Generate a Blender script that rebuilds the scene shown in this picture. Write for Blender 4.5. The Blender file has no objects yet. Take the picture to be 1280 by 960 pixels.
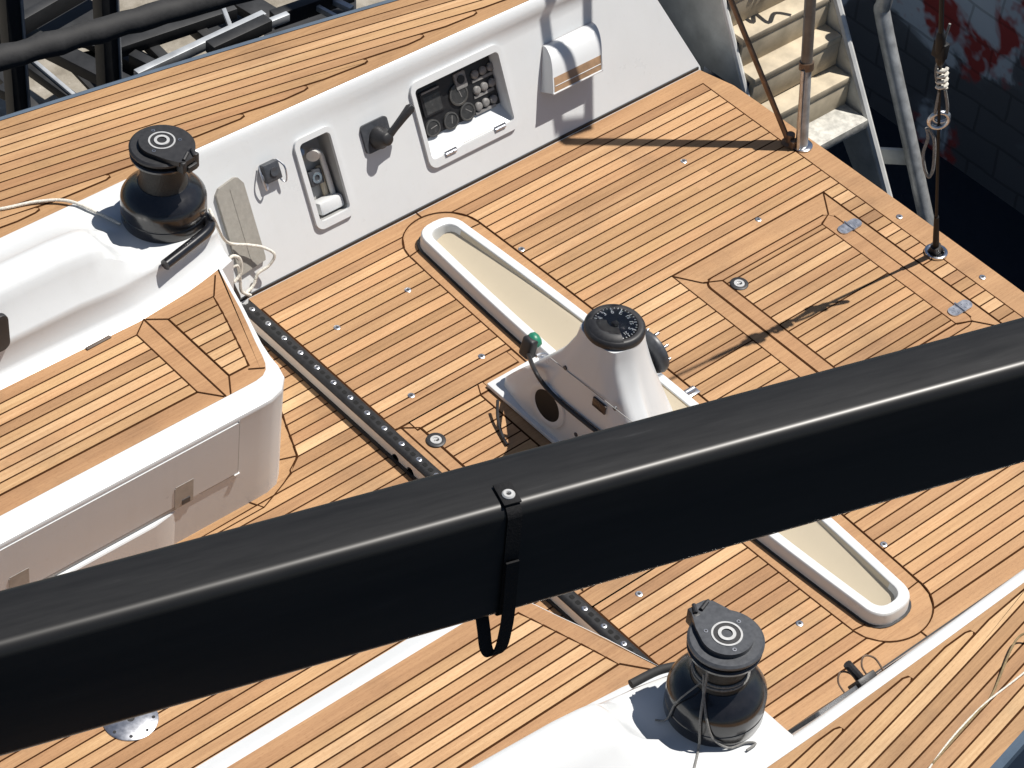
import bpy, bmesh, math, random
from mathutils import Vector, Matrix
random.seed(11)
S = bpy.context.scene
COL = S.collection
PI = math.pi
CL = -1.33                       # the yacht's centreline; x runs aft, y to port, z up
V = Vector

# ------------------------------------------------------------------ materials
MATS = {}
def nmat(name):
    m = bpy.data.materials.new(name); m.use_nodes = True
    nt = m.node_tree; nt.nodes.clear()
    out = nt.nodes.new('ShaderNodeOutputMaterial'); b = nt.nodes.new('ShaderNodeBsdfPrincipled')
    nt.links.new(b.outputs[0], out.inputs[0]); MATS[name] = m
    return m, nt, b
def nd(nt, typ, **kw):
    n = nt.nodes.new(typ)
    for k, v in kw.items():
        if k in n.inputs: n.inputs[k].default_value = v
        else: setattr(n, k, v)
    return n
def ramp(nt, stops):
    r = nt.nodes.new('ShaderNodeValToRGB'); e = r.color_ramp.elements
    while len(e) < len(stops): e.new(0.5)
    for i, (p, c) in enumerate(stops):
        e[i].position = p; e[i].color = (*c, 1) if len(c) == 3 else c
    return r
def simple(name, col, rough=0.5, metal=0.0, var=0.12, scale=30, bump=0.0, coat=0.0, rvar=0.1, spec=None):
    """plain paint / metal / plastic with a little wear in its colour and gloss"""
    m, nt, b = nmat(name)
    tc = nd(nt, 'ShaderNodeTexCoord'); n = nd(nt, 'ShaderNodeTexNoise', Scale=scale, Detail=6.0, Roughness=0.6)
    nt.links.new(tc.outputs['Object'], n.inputs['Vector'])
    lo = tuple(c*(1-var) for c in col); hi = tuple(min(1, c*(1+var)) for c in col)
    r = ramp(nt, [(0.3, lo), (0.7, hi)]); nt.links.new(n.outputs[0], r.inputs[0])
    nt.links.new(r.outputs[0], b.inputs['Base Color'])
    mr = nd(nt, 'ShaderNodeMapRange'); mr.inputs[3].default_value = max(0.02, rough-rvar); mr.inputs[4].default_value = rough+rvar
    nt.links.new(n.outputs[0], mr.inputs[0]); nt.links.new(mr.outputs[0], b.inputs['Roughness'])
    b.inputs['Metallic'].default_value = metal; b.inputs['Coat Weight'].default_value = coat
    b.inputs['Coat Roughness'].default_value = 0.15
    if spec is not None: b.inputs['Specular IOR Level'].default_value = spec
    if bump:
        bp = nd(nt, 'ShaderNodeBump', Strength=bump, Distance=0.004); nt.links.new(n.outputs[0], bp.inputs['Height'])
        nt.links.new(bp.outputs[0], b.inputs['Normal'])
    return m

def make_teak():
    m, nt, b = nmat('teak')
    uv = nd(nt, 'ShaderNodeUVMap'); at = nd(nt, 'ShaderNodeAttribute', attribute_name='tone')
    mp = nd(nt, 'ShaderNodeMapping'); mp.inputs['Scale'].default_value = (2.6, 95, 1)
    nt.links.new(uv.outputs[0], mp.inputs[0])
    fine = nd(nt, 'ShaderNodeTexNoise', Scale=1.0, Detail=5.0, Roughness=0.65); nt.links.new(mp.outputs[0], fine.inputs['Vector'])
    mp2 = nd(nt, 'ShaderNodeMapping'); mp2.inputs['Scale'].default_value = (1.3, 14, 1); nt.links.new(uv.outputs[0], mp2.inputs[0])
    broad = nd(nt, 'ShaderNodeTexNoise', Scale=1.0, Detail=3.0); nt.links.new(mp2.outputs[0], broad.inputs['Vector'])
    mp3 = nd(nt, 'ShaderNodeMapping'); mp3.inputs['Scale'].default_value = (60, 260, 1); nt.links.new(uv.outputs[0], mp3.inputs[0])
    pore = nd(nt, 'ShaderNodeTexNoise', Scale=1.0, Detail=2.0); nt.links.new(mp3.outputs[0], pore.inputs['Vector'])
    base = ramp(nt, [(0.0, (0.235, 0.127, 0.061)), (0.35, (0.347, 0.196, 0.097)), (0.7, (0.457, 0.275, 0.140)), (1.0, (0.580, 0.382, 0.211))])
    a1 = nd(nt, 'ShaderNodeMath', operation='MULTIPLY_ADD'); a1.inputs[1].default_value = 0.55; a1.inputs[2].default_value = -0.275
    nt.links.new(broad.outputs[0], a1.inputs[0])
    a2 = nd(nt, 'ShaderNodeMath', operation='ADD'); nt.links.new(at.outputs['Fac'], a2.inputs[0]); nt.links.new(a1.outputs[0], a2.inputs[1])
    a3 = nd(nt, 'ShaderNodeMath', operation='MULTIPLY_ADD'); a3.inputs[1].default_value = 0.75; a3.inputs[2].default_value = -0.375
    nt.links.new(fine.outputs[0], a3.inputs[0])
    a4 = nd(nt, 'ShaderNodeMath', operation='ADD', use_clamp=True); nt.links.new(a2.outputs[0], a4.inputs[0]); nt.links.new(a3.outputs[0], a4.inputs[1])
    nt.links.new(a4.outputs[0], base.inputs[0])
    wn1 = nd(nt, 'ShaderNodeTexWhiteNoise', noise_dimensions='1D'); sc = nd(nt, 'ShaderNodeMath', operation='MULTIPLY'); sc.inputs[1].default_value = 713.0
    nt.links.new(at.outputs['Fac'], sc.inputs[0]); nt.links.new(sc.outputs[0], wn1.inputs['W'])
    hue = ramp(nt, [(0.0, (1.03, 0.985, 0.965)), (0.5, (1, 1, 1)), (1.0, (0.99, 1.005, 0.96))]); nt.links.new(wn1.outputs['Value'], hue.inputs[0])
    mh = nd(nt, 'ShaderNodeMix', data_type='RGBA', blend_type='MULTIPLY'); mh.inputs[0].default_value = 1.0
    nt.links.new(base.outputs[0], mh.inputs[6]); nt.links.new(hue.outputs[0], mh.inputs[7]); base = mh
    # pores, and weathered patches in world space
    pr = ramp(nt, [(0.30, (0.80, 0.77, 0.74)), (0.48, (1, 1, 1))]); nt.links.new(pore.outputs[0], pr.inputs[0])
    mx = nd(nt, 'ShaderNodeMix', data_type='RGBA', blend_type='MULTIPLY'); mx.inputs[0].default_value = 0.7
    nt.links.new(base.outputs[2], mx.inputs[6]); nt.links.new(pr.outputs[0], mx.inputs[7])
    tc = nd(nt, 'ShaderNodeTexCoord'); wn = nd(nt, 'ShaderNodeTexNoise', Scale=2.6, Detail=6.0, Roughness=0.6)
    nt.links.new(tc.outputs['Object'], wn.inputs['Vector'])
    wr = ramp(nt, [(0.30, (0.80, 0.81, 0.83)), (0.44, (0.96, 0.96, 0.96)), (0.55, (1, 1, 1)), (0.74, (1.08, 1.07, 1.05))]); nt.links.new(wn.outputs[0], wr.inputs[0])
    mx2 = nd(nt, 'ShaderNodeMix', data_type='RGBA', blend_type='MULTIPLY'); mx2.inputs[0].default_value = 1.0
    nt.links.new(mx.outputs[2], mx2.inputs[6]); nt.links.new(wr.outputs[0], mx2.inputs[7])
    nt.links.new(mx2.outputs[2], b.inputs['Base Color'])
    b.inputs['Roughness'].default_value = 0.62; b.inputs['Specular IOR Level'].default_value = 0.3
    bp = nd(nt, 'ShaderNodeBump', Strength=0.25, Distance=0.001); nt.links.new(fine.outputs[0], bp.inputs['Height']); nt.links.new(bp.outputs[0], b.inputs['Normal'])
    return m
TEAK = make_teak()
CAULK = simple('caulk', (0.046, 0.017, 0.005), 0.9, spec=0.08)
def make_gel(name, col, rough=0.28):
    m, nt, b = nmat(name)
    tc = nd(nt, 'ShaderNodeTexCoord')
    n1 = nd(nt, 'ShaderNodeTexNoise', Scale=3.0, Detail=8.0, Roughness=0.65); nt.links.new(tc.outputs['Object'], n1.inputs['Vector'])
    n2 = nd(nt, 'ShaderNodeTexNoise', Scale=45.0, Detail=4.0); nt.links.new(tc.outputs['Object'], n2.inputs['Vector'])
    r = ramp(nt, [(0.30, tuple(c*0.965 for c in col)), (0.55, col), (0.8, tuple(min(1, c*1.015) for c in col))]); nt.links.new(n1.outputs[0], r.inputs[0])
    r2 = ramp(nt, [(0.22, (0.90, 0.88, 0.85)), (0.36, (1, 1, 1))]); nt.links.new(n2.outputs[0], r2.inputs[0])
    mx = nd(nt, 'ShaderNodeMix', data_type='RGBA', blend_type='MULTIPLY'); mx.inputs[0].default_value = 0.4
    nt.links.new(r.outputs[0], mx.inputs[6]); nt.links.new(r2.outputs[0], mx.inputs[7]); nt.links.new(mx.outputs[2], b.inputs['Base Color'])
    mpz = nd(nt, 'ShaderNodeMapping'); mpz.inputs['Scale'].default_value = (22, 22, 2.2); nt.links.new(tc.outputs['Object'], mpz.inputs[0])
    n3 = nd(nt, 'ShaderNodeTexNoise', Scale=1.0, Detail=5.0, Roughness=0.6); nt.links.new(mpz.outputs[0], n3.inputs['Vector'])
    r3 = ramp(nt, [(0.30, (0.90, 0.885, 0.86)), (0.46, (1, 1, 1))]); nt.links.new(n3.outputs[0], r3.inputs[0])
    mx3 = nd(nt, 'ShaderNodeMix', data_type='RGBA', blend_type='MULTIPLY'); mx3.inputs[0].default_value = 0.16
    nt.links.new(mx.outputs[2], mx3.inputs[6]); nt.links.new(r3.outputs[0], mx3.inputs[7]); nt.links.new(mx3.outputs[2], b.inputs['Base Color'])
    mr = nd(nt, 'ShaderNodeMapRange'); mr.inputs[3].default_value = rough-0.08; mr.inputs[4].default_value = rough+0.14
    nt.links.new(n1.outputs[0], mr.inputs[0]); nt.links.new(mr.outputs[0], b.inputs['Roughness'])
    bp = nd(nt, 'ShaderNodeBump', Strength=0.04, Distance=0.01); nt.links.new(n1.outputs[0], bp.inputs['Height']); nt.links.new(bp.outputs[0], b.inputs['Normal'])
    return m
GEL = make_gel('gelcoat', (0.630, 0.645, 0.652))
CREAM = make_gel('cream_gelcoat', (0.53, 0.46, 0.345), 0.4)
RISER = make_gel('riser_gelcoat', (0.80, 0.78, 0.73), 0.4)
BLACK = simple('black_anodised', (0.010, 0.010, 0.012), 0.24, 0.0, 0.25, 40, coat=0.5, rvar=0.06)
BLACKM = simple('black_plastic', (0.018, 0.018, 0.020), 0.5, 0.0, 0.25, 60)
DRUM = simple('drum_grip', (0.035, 0.034, 0.032), 0.55, 0.3, 0.35, 160, bump=0.5)
GREYP = simple('grey_plastic', (0.050, 0.054, 0.062), 0.42, 0.0, 0.2, 60)
RUBBER = simple('rubber', (0.02, 0.02, 0.021), 0.75, 0.0, 0.3, 60, bump=0.2)
STEEL = simple('polished_steel', (0.62, 0.63, 0.65), 0.16, 1.0, 0.12, 50)
STEELB = simple('brushed_steel', (0.56, 0.57, 0.60), 0.33, 1.0, 0.2, 35)
BRONZE = simple('tarnished_tube', (0.17, 0.115, 0.08), 0.4, 0.5, 0.3, 20)
GALV = simple('galvanised', (0.42, 0.43, 0.43), 0.5, 0.55, 0.3, 18, bump=0.2)
ALU = simple('grey_aluminium', (0.50, 0.51, 0.49), 0.5, 0.25, 0.22, 9, bump=0.1)
ALUL = simple('pale_aluminium', (0.62, 0.62, 0.60), 0.5, 0.2, 0.2, 9)
STEPW = simple('step_wood', (0.47, 0.40, 0.29), 0.75, 0.0, 0.28, 8, bump=0.4)
CHECK = simple('step_plate', (0.45, 0.44, 0.40), 0.6, 0.2, 0.35, 26, bump=0.6)
ROPEW = simple('white_rope', (0.66, 0.63, 0.56), 0.85, 0.0, 0.25, 120, bump=0.8)
ROPEG = simple('grey_rope', (0.20, 0.198, 0.19), 0.85, 0.0, 0.4, 150, bump=0.8)
ROPEB = simple('brown_rope', (0.20, 0.12, 0.06), 0.85, 0.0, 0.4, 120, bump=0.8)
WEB = simple('black_webbing', (0.010, 0.010, 0.011), 0.8, 0.0, 0.3, 140, bump=0.5, spec=0.25)
WIRE = simple('dark_wire', (0.008, 0.008, 0.009), 0.6, 0.0, 0.3, 60, spec=0.3)
NAVY = simple('navy_hull', (0.030, 0.050, 0.085), 0.3, 0.0, 0.12, 6)
STRIPE = simple('blue_grey_stripe', (0.065, 0.095, 0.135), 0.4, 0.0, 0.15, 8)
BEIGE = simple('beige_mesh', (0.29, 0.275, 0.245), 0.8, 0.0, 0.10, 50, bump=0.2)
LATCH = simple('latch_recess', (0.36, 0.335, 0.30), 0.5, 0.0, 0.15, 20)
TANB = simple('tan_panel', (0.30, 0.19, 0.11), 0.35, 0.0, 0.35, 14)
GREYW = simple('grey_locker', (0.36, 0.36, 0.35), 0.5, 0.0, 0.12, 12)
GREEN = simple('green_plastic', (0.015, 0.17, 0.10), 0.4, 0.0, 0.15, 30)
GLASSD = simple('gauge_face', (0.040, 0.040, 0.040), 0.25, 0.0, 0.35, 40)
GAUGEF = simple('gauge_bezel', (0.075, 0.075, 0.073), 0.45, 0.2, 0.25, 60)
PANEL = simple('panel_black', (0.012, 0.012, 0.013), 0.4, 0.0, 0.3, 40)
KEYS = simple('switch_grey', (0.20, 0.195, 0.19), 0.5, 0.0, 0.25, 50)
MARK = simple('white_marking', (0.82, 0.82, 0.80), 0.5)
RINGP = simple('pale_ring', (0.55, 0.55, 0.54), 0.35, 0.3, 0.1, 40)
BLUEK = simple('blue_cap', (0.16, 0.24, 0.36), 0.4, 0.0, 0.2, 30)
def make_boom():
    m, nt, b = nmat('boom_paint')
    tc = nd(nt, 'ShaderNodeTexCoord')
    mp = nd(nt, 'ShaderNodeMapping'); mp.inputs['Scale'].default_value = (1.5, 14, 14); nt.links.new(tc.outputs['Object'], mp.inputs[0])
    n = nd(nt, 'ShaderNodeTexNoise', Scale=3.0, Detail=7.0, Roughness=0.65); nt.links.new(mp.outputs[0], n.inputs['Vector'])
    n2 = nd(nt, 'ShaderNodeTexNoise', Scale=180.0, Detail=2.0); nt.links.new(tc.outputs['Object'], n2.inputs['Vector'])
    r = ramp(nt, [(0.3, (0.0105, 0.0104, 0.0104)), (0.66, (0.0150, 0.0149, 0.0150)), (0.80, (0.030, 0.030, 0.031))]); nt.links.new(n.outputs[0], r.inputs[0]); nt.links.new(r.outputs[0], b.inputs['Base Color'])
    mr = nd(nt, 'ShaderNodeMapRange'); mr.inputs[3].default_value = 0.30; mr.inputs[4].default_value = 0.42
    nt.links.new(n.outputs[0], mr.inputs[0]); nt.links.new(mr.outputs[0], b.inputs['Roughness'])
    return m
BOOM = make_boom(); BOOM.node_tree.nodes['Principled BSDF'].inputs['Specular IOR Level'].default_value = 0.36
def make_water():
    m, nt, b = nmat('harbour_water')
    b.inputs['Base Color'].default_value = (0.016, 0.023, 0.034, 1); b.inputs['Roughness'].default_value = 0.06; b.inputs['IOR'].default_value = 1.33
    tc = nd(nt, 'ShaderNodeTexCoord'); n = nd(nt, 'ShaderNodeTexNoise', Scale=3.5, Detail=4.0, Distortion=0.6); nt.links.new(tc.outputs['Object'], n.inputs['Vector'])
    bp = nd(nt, 'ShaderNodeBump', Strength=0.5, Distance=0.05); nt.links.new(n.outputs[0], bp.inputs['Height']); nt.links.new(bp.outputs[0], b.inputs['Normal'])
    return m
WATER = make_water()
def make_concrete():
    m, nt, b = nmat('quay_concrete')
    tc = nd(nt, 'ShaderNodeTexCoord'); n = nd(nt, 'ShaderNodeTexNoise', Scale=4.0, Detail=9.0, Roughness=0.7); nt.links.new(tc.outputs['Object'], n.inputs['Vector'])
    v = nd(nt, 'ShaderNodeTexVoronoi', Scale=22.0); nt.links.new(tc.outputs['Object'], v.inputs['Vector'])
    r = ramp(nt, [(0.28, (0.10, 0.085, 0.065)), (0.46, (0.235, 0.21, 0.17)), (0.72, (0.40, 0.37, 0.32))]); nt.links.new(n.outputs[0], r.inputs[0])
    r2 = ramp(nt, [(0.06, (1.5, 1.5, 1.5)), (0.14, (1, 1, 1))]); nt.links.new(v.outputs[0], r2.inputs[0])
    mx = nd(nt, 'ShaderNodeMix', data_type='RGBA', blend_type='MULTIPLY'); mx.inputs[0].default_value = 0.8
    nt.links.new(r.outputs[0], mx.inputs[6]); nt.links.new(r2.outputs[0], mx.inputs[7]); nt.links.new(mx.outputs[2], b.inputs['Base Color'])
    b.inputs['Roughness'].default_value = 0.9
    bp = nd(nt, 'ShaderNodeBump', Strength=0.6, Distance=0.02); nt.links.new(n.outputs[0], bp.inputs['Height']); nt.links.new(bp.outputs[0], b.inputs['Normal'])
    return m
CONC = make_concrete()
def make_brick():
    m, nt, b = nmat('painted_brick')
    tc = nd(nt, 'ShaderNodeTexCoord')
    sep = nd(nt, 'ShaderNodeSeparateXYZ'); nt.links.new(tc.outputs['Object'], sep.inputs[0])
    cb = nd(nt, 'ShaderNodeCombineXYZ'); nt.links.new(sep.outputs[1], cb.inputs[0]); nt.links.new(sep.outputs[2], cb.inputs[1])
    wob = nd(nt, 'ShaderNodeTexNoise', Scale=2.0, Detail=3.0); nt.links.new(cb.outputs[0], wob.inputs['Vector'])
    ad = nd(nt, 'ShaderNodeMix', data_type='RGBA', blend_type='ADD'); ad.inputs[0].default_value = 0.09
    nt.links.new(cb.outputs[0], ad.inputs[6]); nt.links.new(wob.outputs['Color'], ad.inputs[7])
    br = nd(nt, 'ShaderNodeTexBrick', Scale=1.0); br.inputs['Brick Width'].default_value = 0.34; br.inputs['Row Height'].default_value = 0.17
    br.inputs['Mortar Size'].default_value = 0.008
    br.inputs['Color1'].default_value = (1, 1, 1, 1); br.inputs['Color2'].default_value = (0.72, 0.74, 0.78, 1); br.inputs['Mortar'].default_value = (0.10, 0.10, 0.11, 1)
    nt.links.new(ad.outputs[2], br.inputs['Vector'])
    # big patches of flaking paint: tar black, pale, red
    n = nd(nt, 'ShaderNodeTexNoise', Scale=1.35, Detail=5.0, Roughness=0.55, Distortion=0.5); nt.links.new(cb.outputs[0], n.inputs['Vector'])
    n2 = nd(nt, 'ShaderNodeTexNoise', Scale=2.1, Detail=4.0, Roughness=0.6); 
    mp = nd(nt, 'ShaderNodeMapping'); mp.inputs['Location'].default_value = (3.1, 5.2, 0); nt.links.new(cb.outputs[0], mp.inputs[0]); nt.links.new(mp.outputs[0], n2.inputs['Vector'])
    g = nd(nt, 'ShaderNodeMath', operation='MULTIPLY_ADD'); g.inputs[1].default_value = 0.13; g.inputs[2].default_value = 0.135   # paint survives higher up the wall
    nt.links.new(sep.outputs[2], g.inputs[0])
    sm = nd(nt, 'ShaderNodeMath', operation='ADD'); nt.links.new(n.outputs[0], sm.inputs[0]); nt.links.new(g.outputs[0], sm.inputs[1])
    pal = ramp(nt, [(0.46, (0.085, 0.092, 0.105)), (0.50, (0.110, 0.120, 0.138)), (0.53, (0.42, 0.48, 0.54)), (0.8, (0.55, 0.62, 0.68))]); nt.links.new(sm.outputs[0], pal.inputs[0])
    red = ramp(nt, [(0.525, (0, 0, 0)), (0.575, (1, 1, 1))]); nt.links.new(n2.outputs[0], red.inputs[0])
    msk = ramp(nt, [(0.455, (0, 0, 0)), (0.49, (1, 1, 1)), (0.60, (1, 1, 1)), (0.64, (0, 0, 0))]); nt.links.new(sm.outputs[0], msk.inputs[0])
    mm = nd(nt, 'ShaderNodeMath', operation='MULTIPLY'); nt.links.new(red.outputs[0], mm.inputs[0]); nt.links.new(msk.outputs[0], mm.inputs[1])
    mx = nd(nt, 'ShaderNodeMix', data_type='RGBA'); nt.links.new(mm.outputs[0], mx.inputs[0]); nt.links.new(pal.outputs[0], mx.inputs[6]); mx.inputs[7].default_value = (0.30, 0.035, 0.032, 1)
    mu = nd(nt, 'ShaderNodeMix', data_type='RGBA', blend_type='MULTIPLY'); mu.inputs[0].default_value = 0.42
    nt.links.new(mx.outputs[2], mu.inputs[6]); nt.links.new(br.outputs[0], mu.inputs[7]); nt.links.new(mu.outputs[2], b.inputs['Base Color'])
    b.inputs['Roughness'].default_value = 0.7
    bp = nd(nt, 'ShaderNodeBump', Strength=0.5, Distance=0.01); nt.links.new(br.outputs[0], bp.inputs['Height']); nt.links.new(bp.outputs[0], b.inputs['Normal'])
    return m
BRICK = make_brick()
def make_dome():
    m, nt, b = nmat('clear_dome')
    b.inputs['Base Color'].default_value = (1, 1, 1, 1); b.inputs['Roughness'].default_value = 0.03; b.inputs['Transmission Weight'].default_value = 1.0; b.inputs['IOR'].default_value = 1.12
    return m
DOME = make_dome()

# ------------------------------------------------------------------ object helpers
def empty(name, loc=(0, 0, 0), label=None, cat=None, group=None, mat=None, kind=None):
    o = bpy.data.objects.new(name, None); COL.objects.link(o); o.empty_display_size = 0.1
    if mat is not None: o.matrix_world = mat
    else: o.location = loc
    tag(o, label, cat, group, kind); return o
def tag(o, label=None, cat=None, group=None, kind=None):
    if label: o['label'] = label
    if cat: o['category'] = cat
    if group: o['group'] = group
    if kind: o['kind'] = kind
    return o
def link(name, bm, mats, parent=None, smooth=35, bevel=0.0, seg=2):
    if bevel:
        es = [e for e in bm.edges if len(e.link_faces) == 2 and e.calc_face_angle(0) > math.radians(40)]
        if es: bmesh.ops.bevel(bm, geom=es, offset=bevel, segments=seg, affect='EDGES', profile=0.5, clamp_overlap=True)
    me = bpy.data.meshes.new(name); bm.to_mesh(me); bm.free()
    if not isinstance(mats, (list, tuple)): mats = [mats]
    for m in mats: me.materials.append(m)
    if smooth:
        for p in me.polygons: p.use_smooth = True
        me.set_sharp_from_angle(angle=math.radians(smooth))
    o = bpy.data.objects.new(name, me); COL.objects.link(o)
    if parent is not None: o.parent = parent
    return o
def NB(): return bmesh.new()
def box(bm, c, s, rot=None, mi=0):
    M = Matrix.Translation(V(c)) @ (rot.to_4x4() if rot is not None else Matrix()) @ Matrix.Diagonal((*s, 1))
    r = bmesh.ops.create_cube(bm, size=1, matrix=M)
    for f in {f for v in r['verts'] for f in v.link_faces}: f.material_index = mi
    return r['verts']
def lathe(bm, prof, c=(0, 0, 0), axis=(0, 0, 1), n=48, mi=0, mis=None):
    q = V((0, 0, 1)).rotation_difference(V(axis)); rings = []
    for r, z in prof:
        if r < 1e-5: rings.append([bm.verts.new(V(c) + q @ V((0, 0, z)))])
        else: rings.append([bm.verts.new(V(c) + q @ V((r*math.cos(2*PI*k/n), r*math.sin(2*PI*k/n), z))) for k in range(n)])
    for i in range(len(rings)-1):
        a, b = rings[i], rings[i+1]; m = mis[i] if mis else mi
        for k in range(n):
            l = (k+1) % n
            if len(a) == 1 and len(b) == 1: continue
            if len(a) == 1: f = bm.faces.new((a[0], b[l], b[k]))
            elif len(b) == 1: f = bm.faces.new((a[k], a[l], b[0]))
            else: f = bm.faces.new((a[k], a[l], b[l], b[k]))
            f.material_index = m
def cyl(bm, c, r, h, axis=(0, 0, 1), n=32, mi=0, r2=None):
    r2 = r if r2 is None else r2
    lathe(bm, [(0, 0), (r, 0), (r2, h), (0, h)], c, axis, n, mi)
def smooth_path(pts, n=8, closed=False):
    P = [V(p) for p in pts]; out = []; L = len(P); R = range(L if closed else L-1)
    for i in R:
        p0 = P[(i-1) % L] if closed or i > 0 else P[i]; p1 = P[i]; p2 = P[(i+1) % L]; p3 = P[(i+2) % L] if closed or i+2 < L else P[(i+1) % L]
        for k in range(n):
            t = k/n
            out.append(0.5*((2*p1)+(p2-p0)*t+(2*p0-5*p1+4*p2-p3)*t*t+(3*p1-p0-3*p2+p3)*t*t*t))
    if not closed: out.append(P[-1])
    return out
def tube(bm, pts, r, n=10, mi=0, closed=False, cap=True, radii=None):
    P = [V(p) for p in pts]; L = len(P); rings = []; up = None
    for i in range(L):
        if closed: d = (P[(i+1) % L]-P[i-1]).normalized()
        else: d = (P[min(i+1, L-1)]-P[max(i-1, 0)]).normalized()
        if up is None:
            up = d.orthogonal().normalized()
        else:
            up = (up - d*up.dot(d))
            up = up.normalized() if up.length > 1e-6 else d.orthogonal().normalized()
        w = d.cross(up); rr = radii[i] if radii else r
        rings.append([bm.verts.new(P[i]+(up*math.cos(2*PI*k/n)+w*math.sin(2*PI*k/n))*rr) for k in range(n)])
    for i in range(L if closed else L-1):
        a, b = rings[i], rings[(i+1) % L]
        for k in range(n):
            bm.faces.new((a[k], a[(k+1) % n], b[(k+1) % n], b[k])).material_index = mi
    if cap and not closed:
        bm.faces.new(rings[0][::-1]).material_index = mi; bm.faces.new(rings[-1]).material_index = mi
def rrect(w, h, r, n=6, cx=0, cy=0):
    pts = []
    for sx, sy, a0 in ((1, 1, 0), (-1, 1, 90), (-1, -1, 180), (1, -1, 270)):
        for k in range(n+1):
            a = math.radians(a0+90*k/n); pts.append((cx+sx*(w/2-r)+r*math.cos(a), cy+sy*(h/2-r)+r*math.sin(a)))
    return pts
def prism(bm, poly, z0, z1, mi=0, mside=None):
    a = [bm.verts.new((x, y, z0)) for x, y in poly]; b = [bm.verts.new((x, y, z1)) for x, y in poly]; n = len(poly)
    bm.faces.new(b).material_index = mi; bm.faces.new(a[::-1]).material_index = mi
    for k in range(n): bm.faces.new((a[k], a[(k+1) % n], b[(k+1) % n], b[k])).material_index = mi if mside is None else mside
def ring_prism(bm, outer, inner, z0, z1, mi=0):
    """flat frame between two outlines with the same number of points"""
    n = len(outer); v = [[bm.verts.new((x, y, z)) for x, y in p] for p, z in ((outer, z0), (outer, z1), (inner, z1), (inner, z0))]
    for a in range(4):
        A, B = v[a], v[(a+1) % 4]
        for k in range(n): bm.faces.new((A[k], A[(k+1) % n], B[(k+1) % n], B[k])).material_index = mi
def loft(bm, rows, mi=0, closed=False, caps=False):
    vs = [[bm.verts.new(p) for p in r] for r in rows]
    for a, b in zip(vs, vs[1:]):
        n = len(a)
        for k in range(n if closed else n-1):
            bm.faces.new((a[k], a[(k+1) % n], b[(k+1) % n], b[k])).material_index = mi
    if caps: bm.faces.new(vs[0][::-1]); bm.faces.new(vs[-1])
    return vs
def fixn(bm): bmesh.ops.recalc_face_normals(bm, faces=bm.faces[:])
def sstep(a, b, x):
    t = min(1, max(0, (x-a)/(b-a))); return t*t*(3-2*t)

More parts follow.
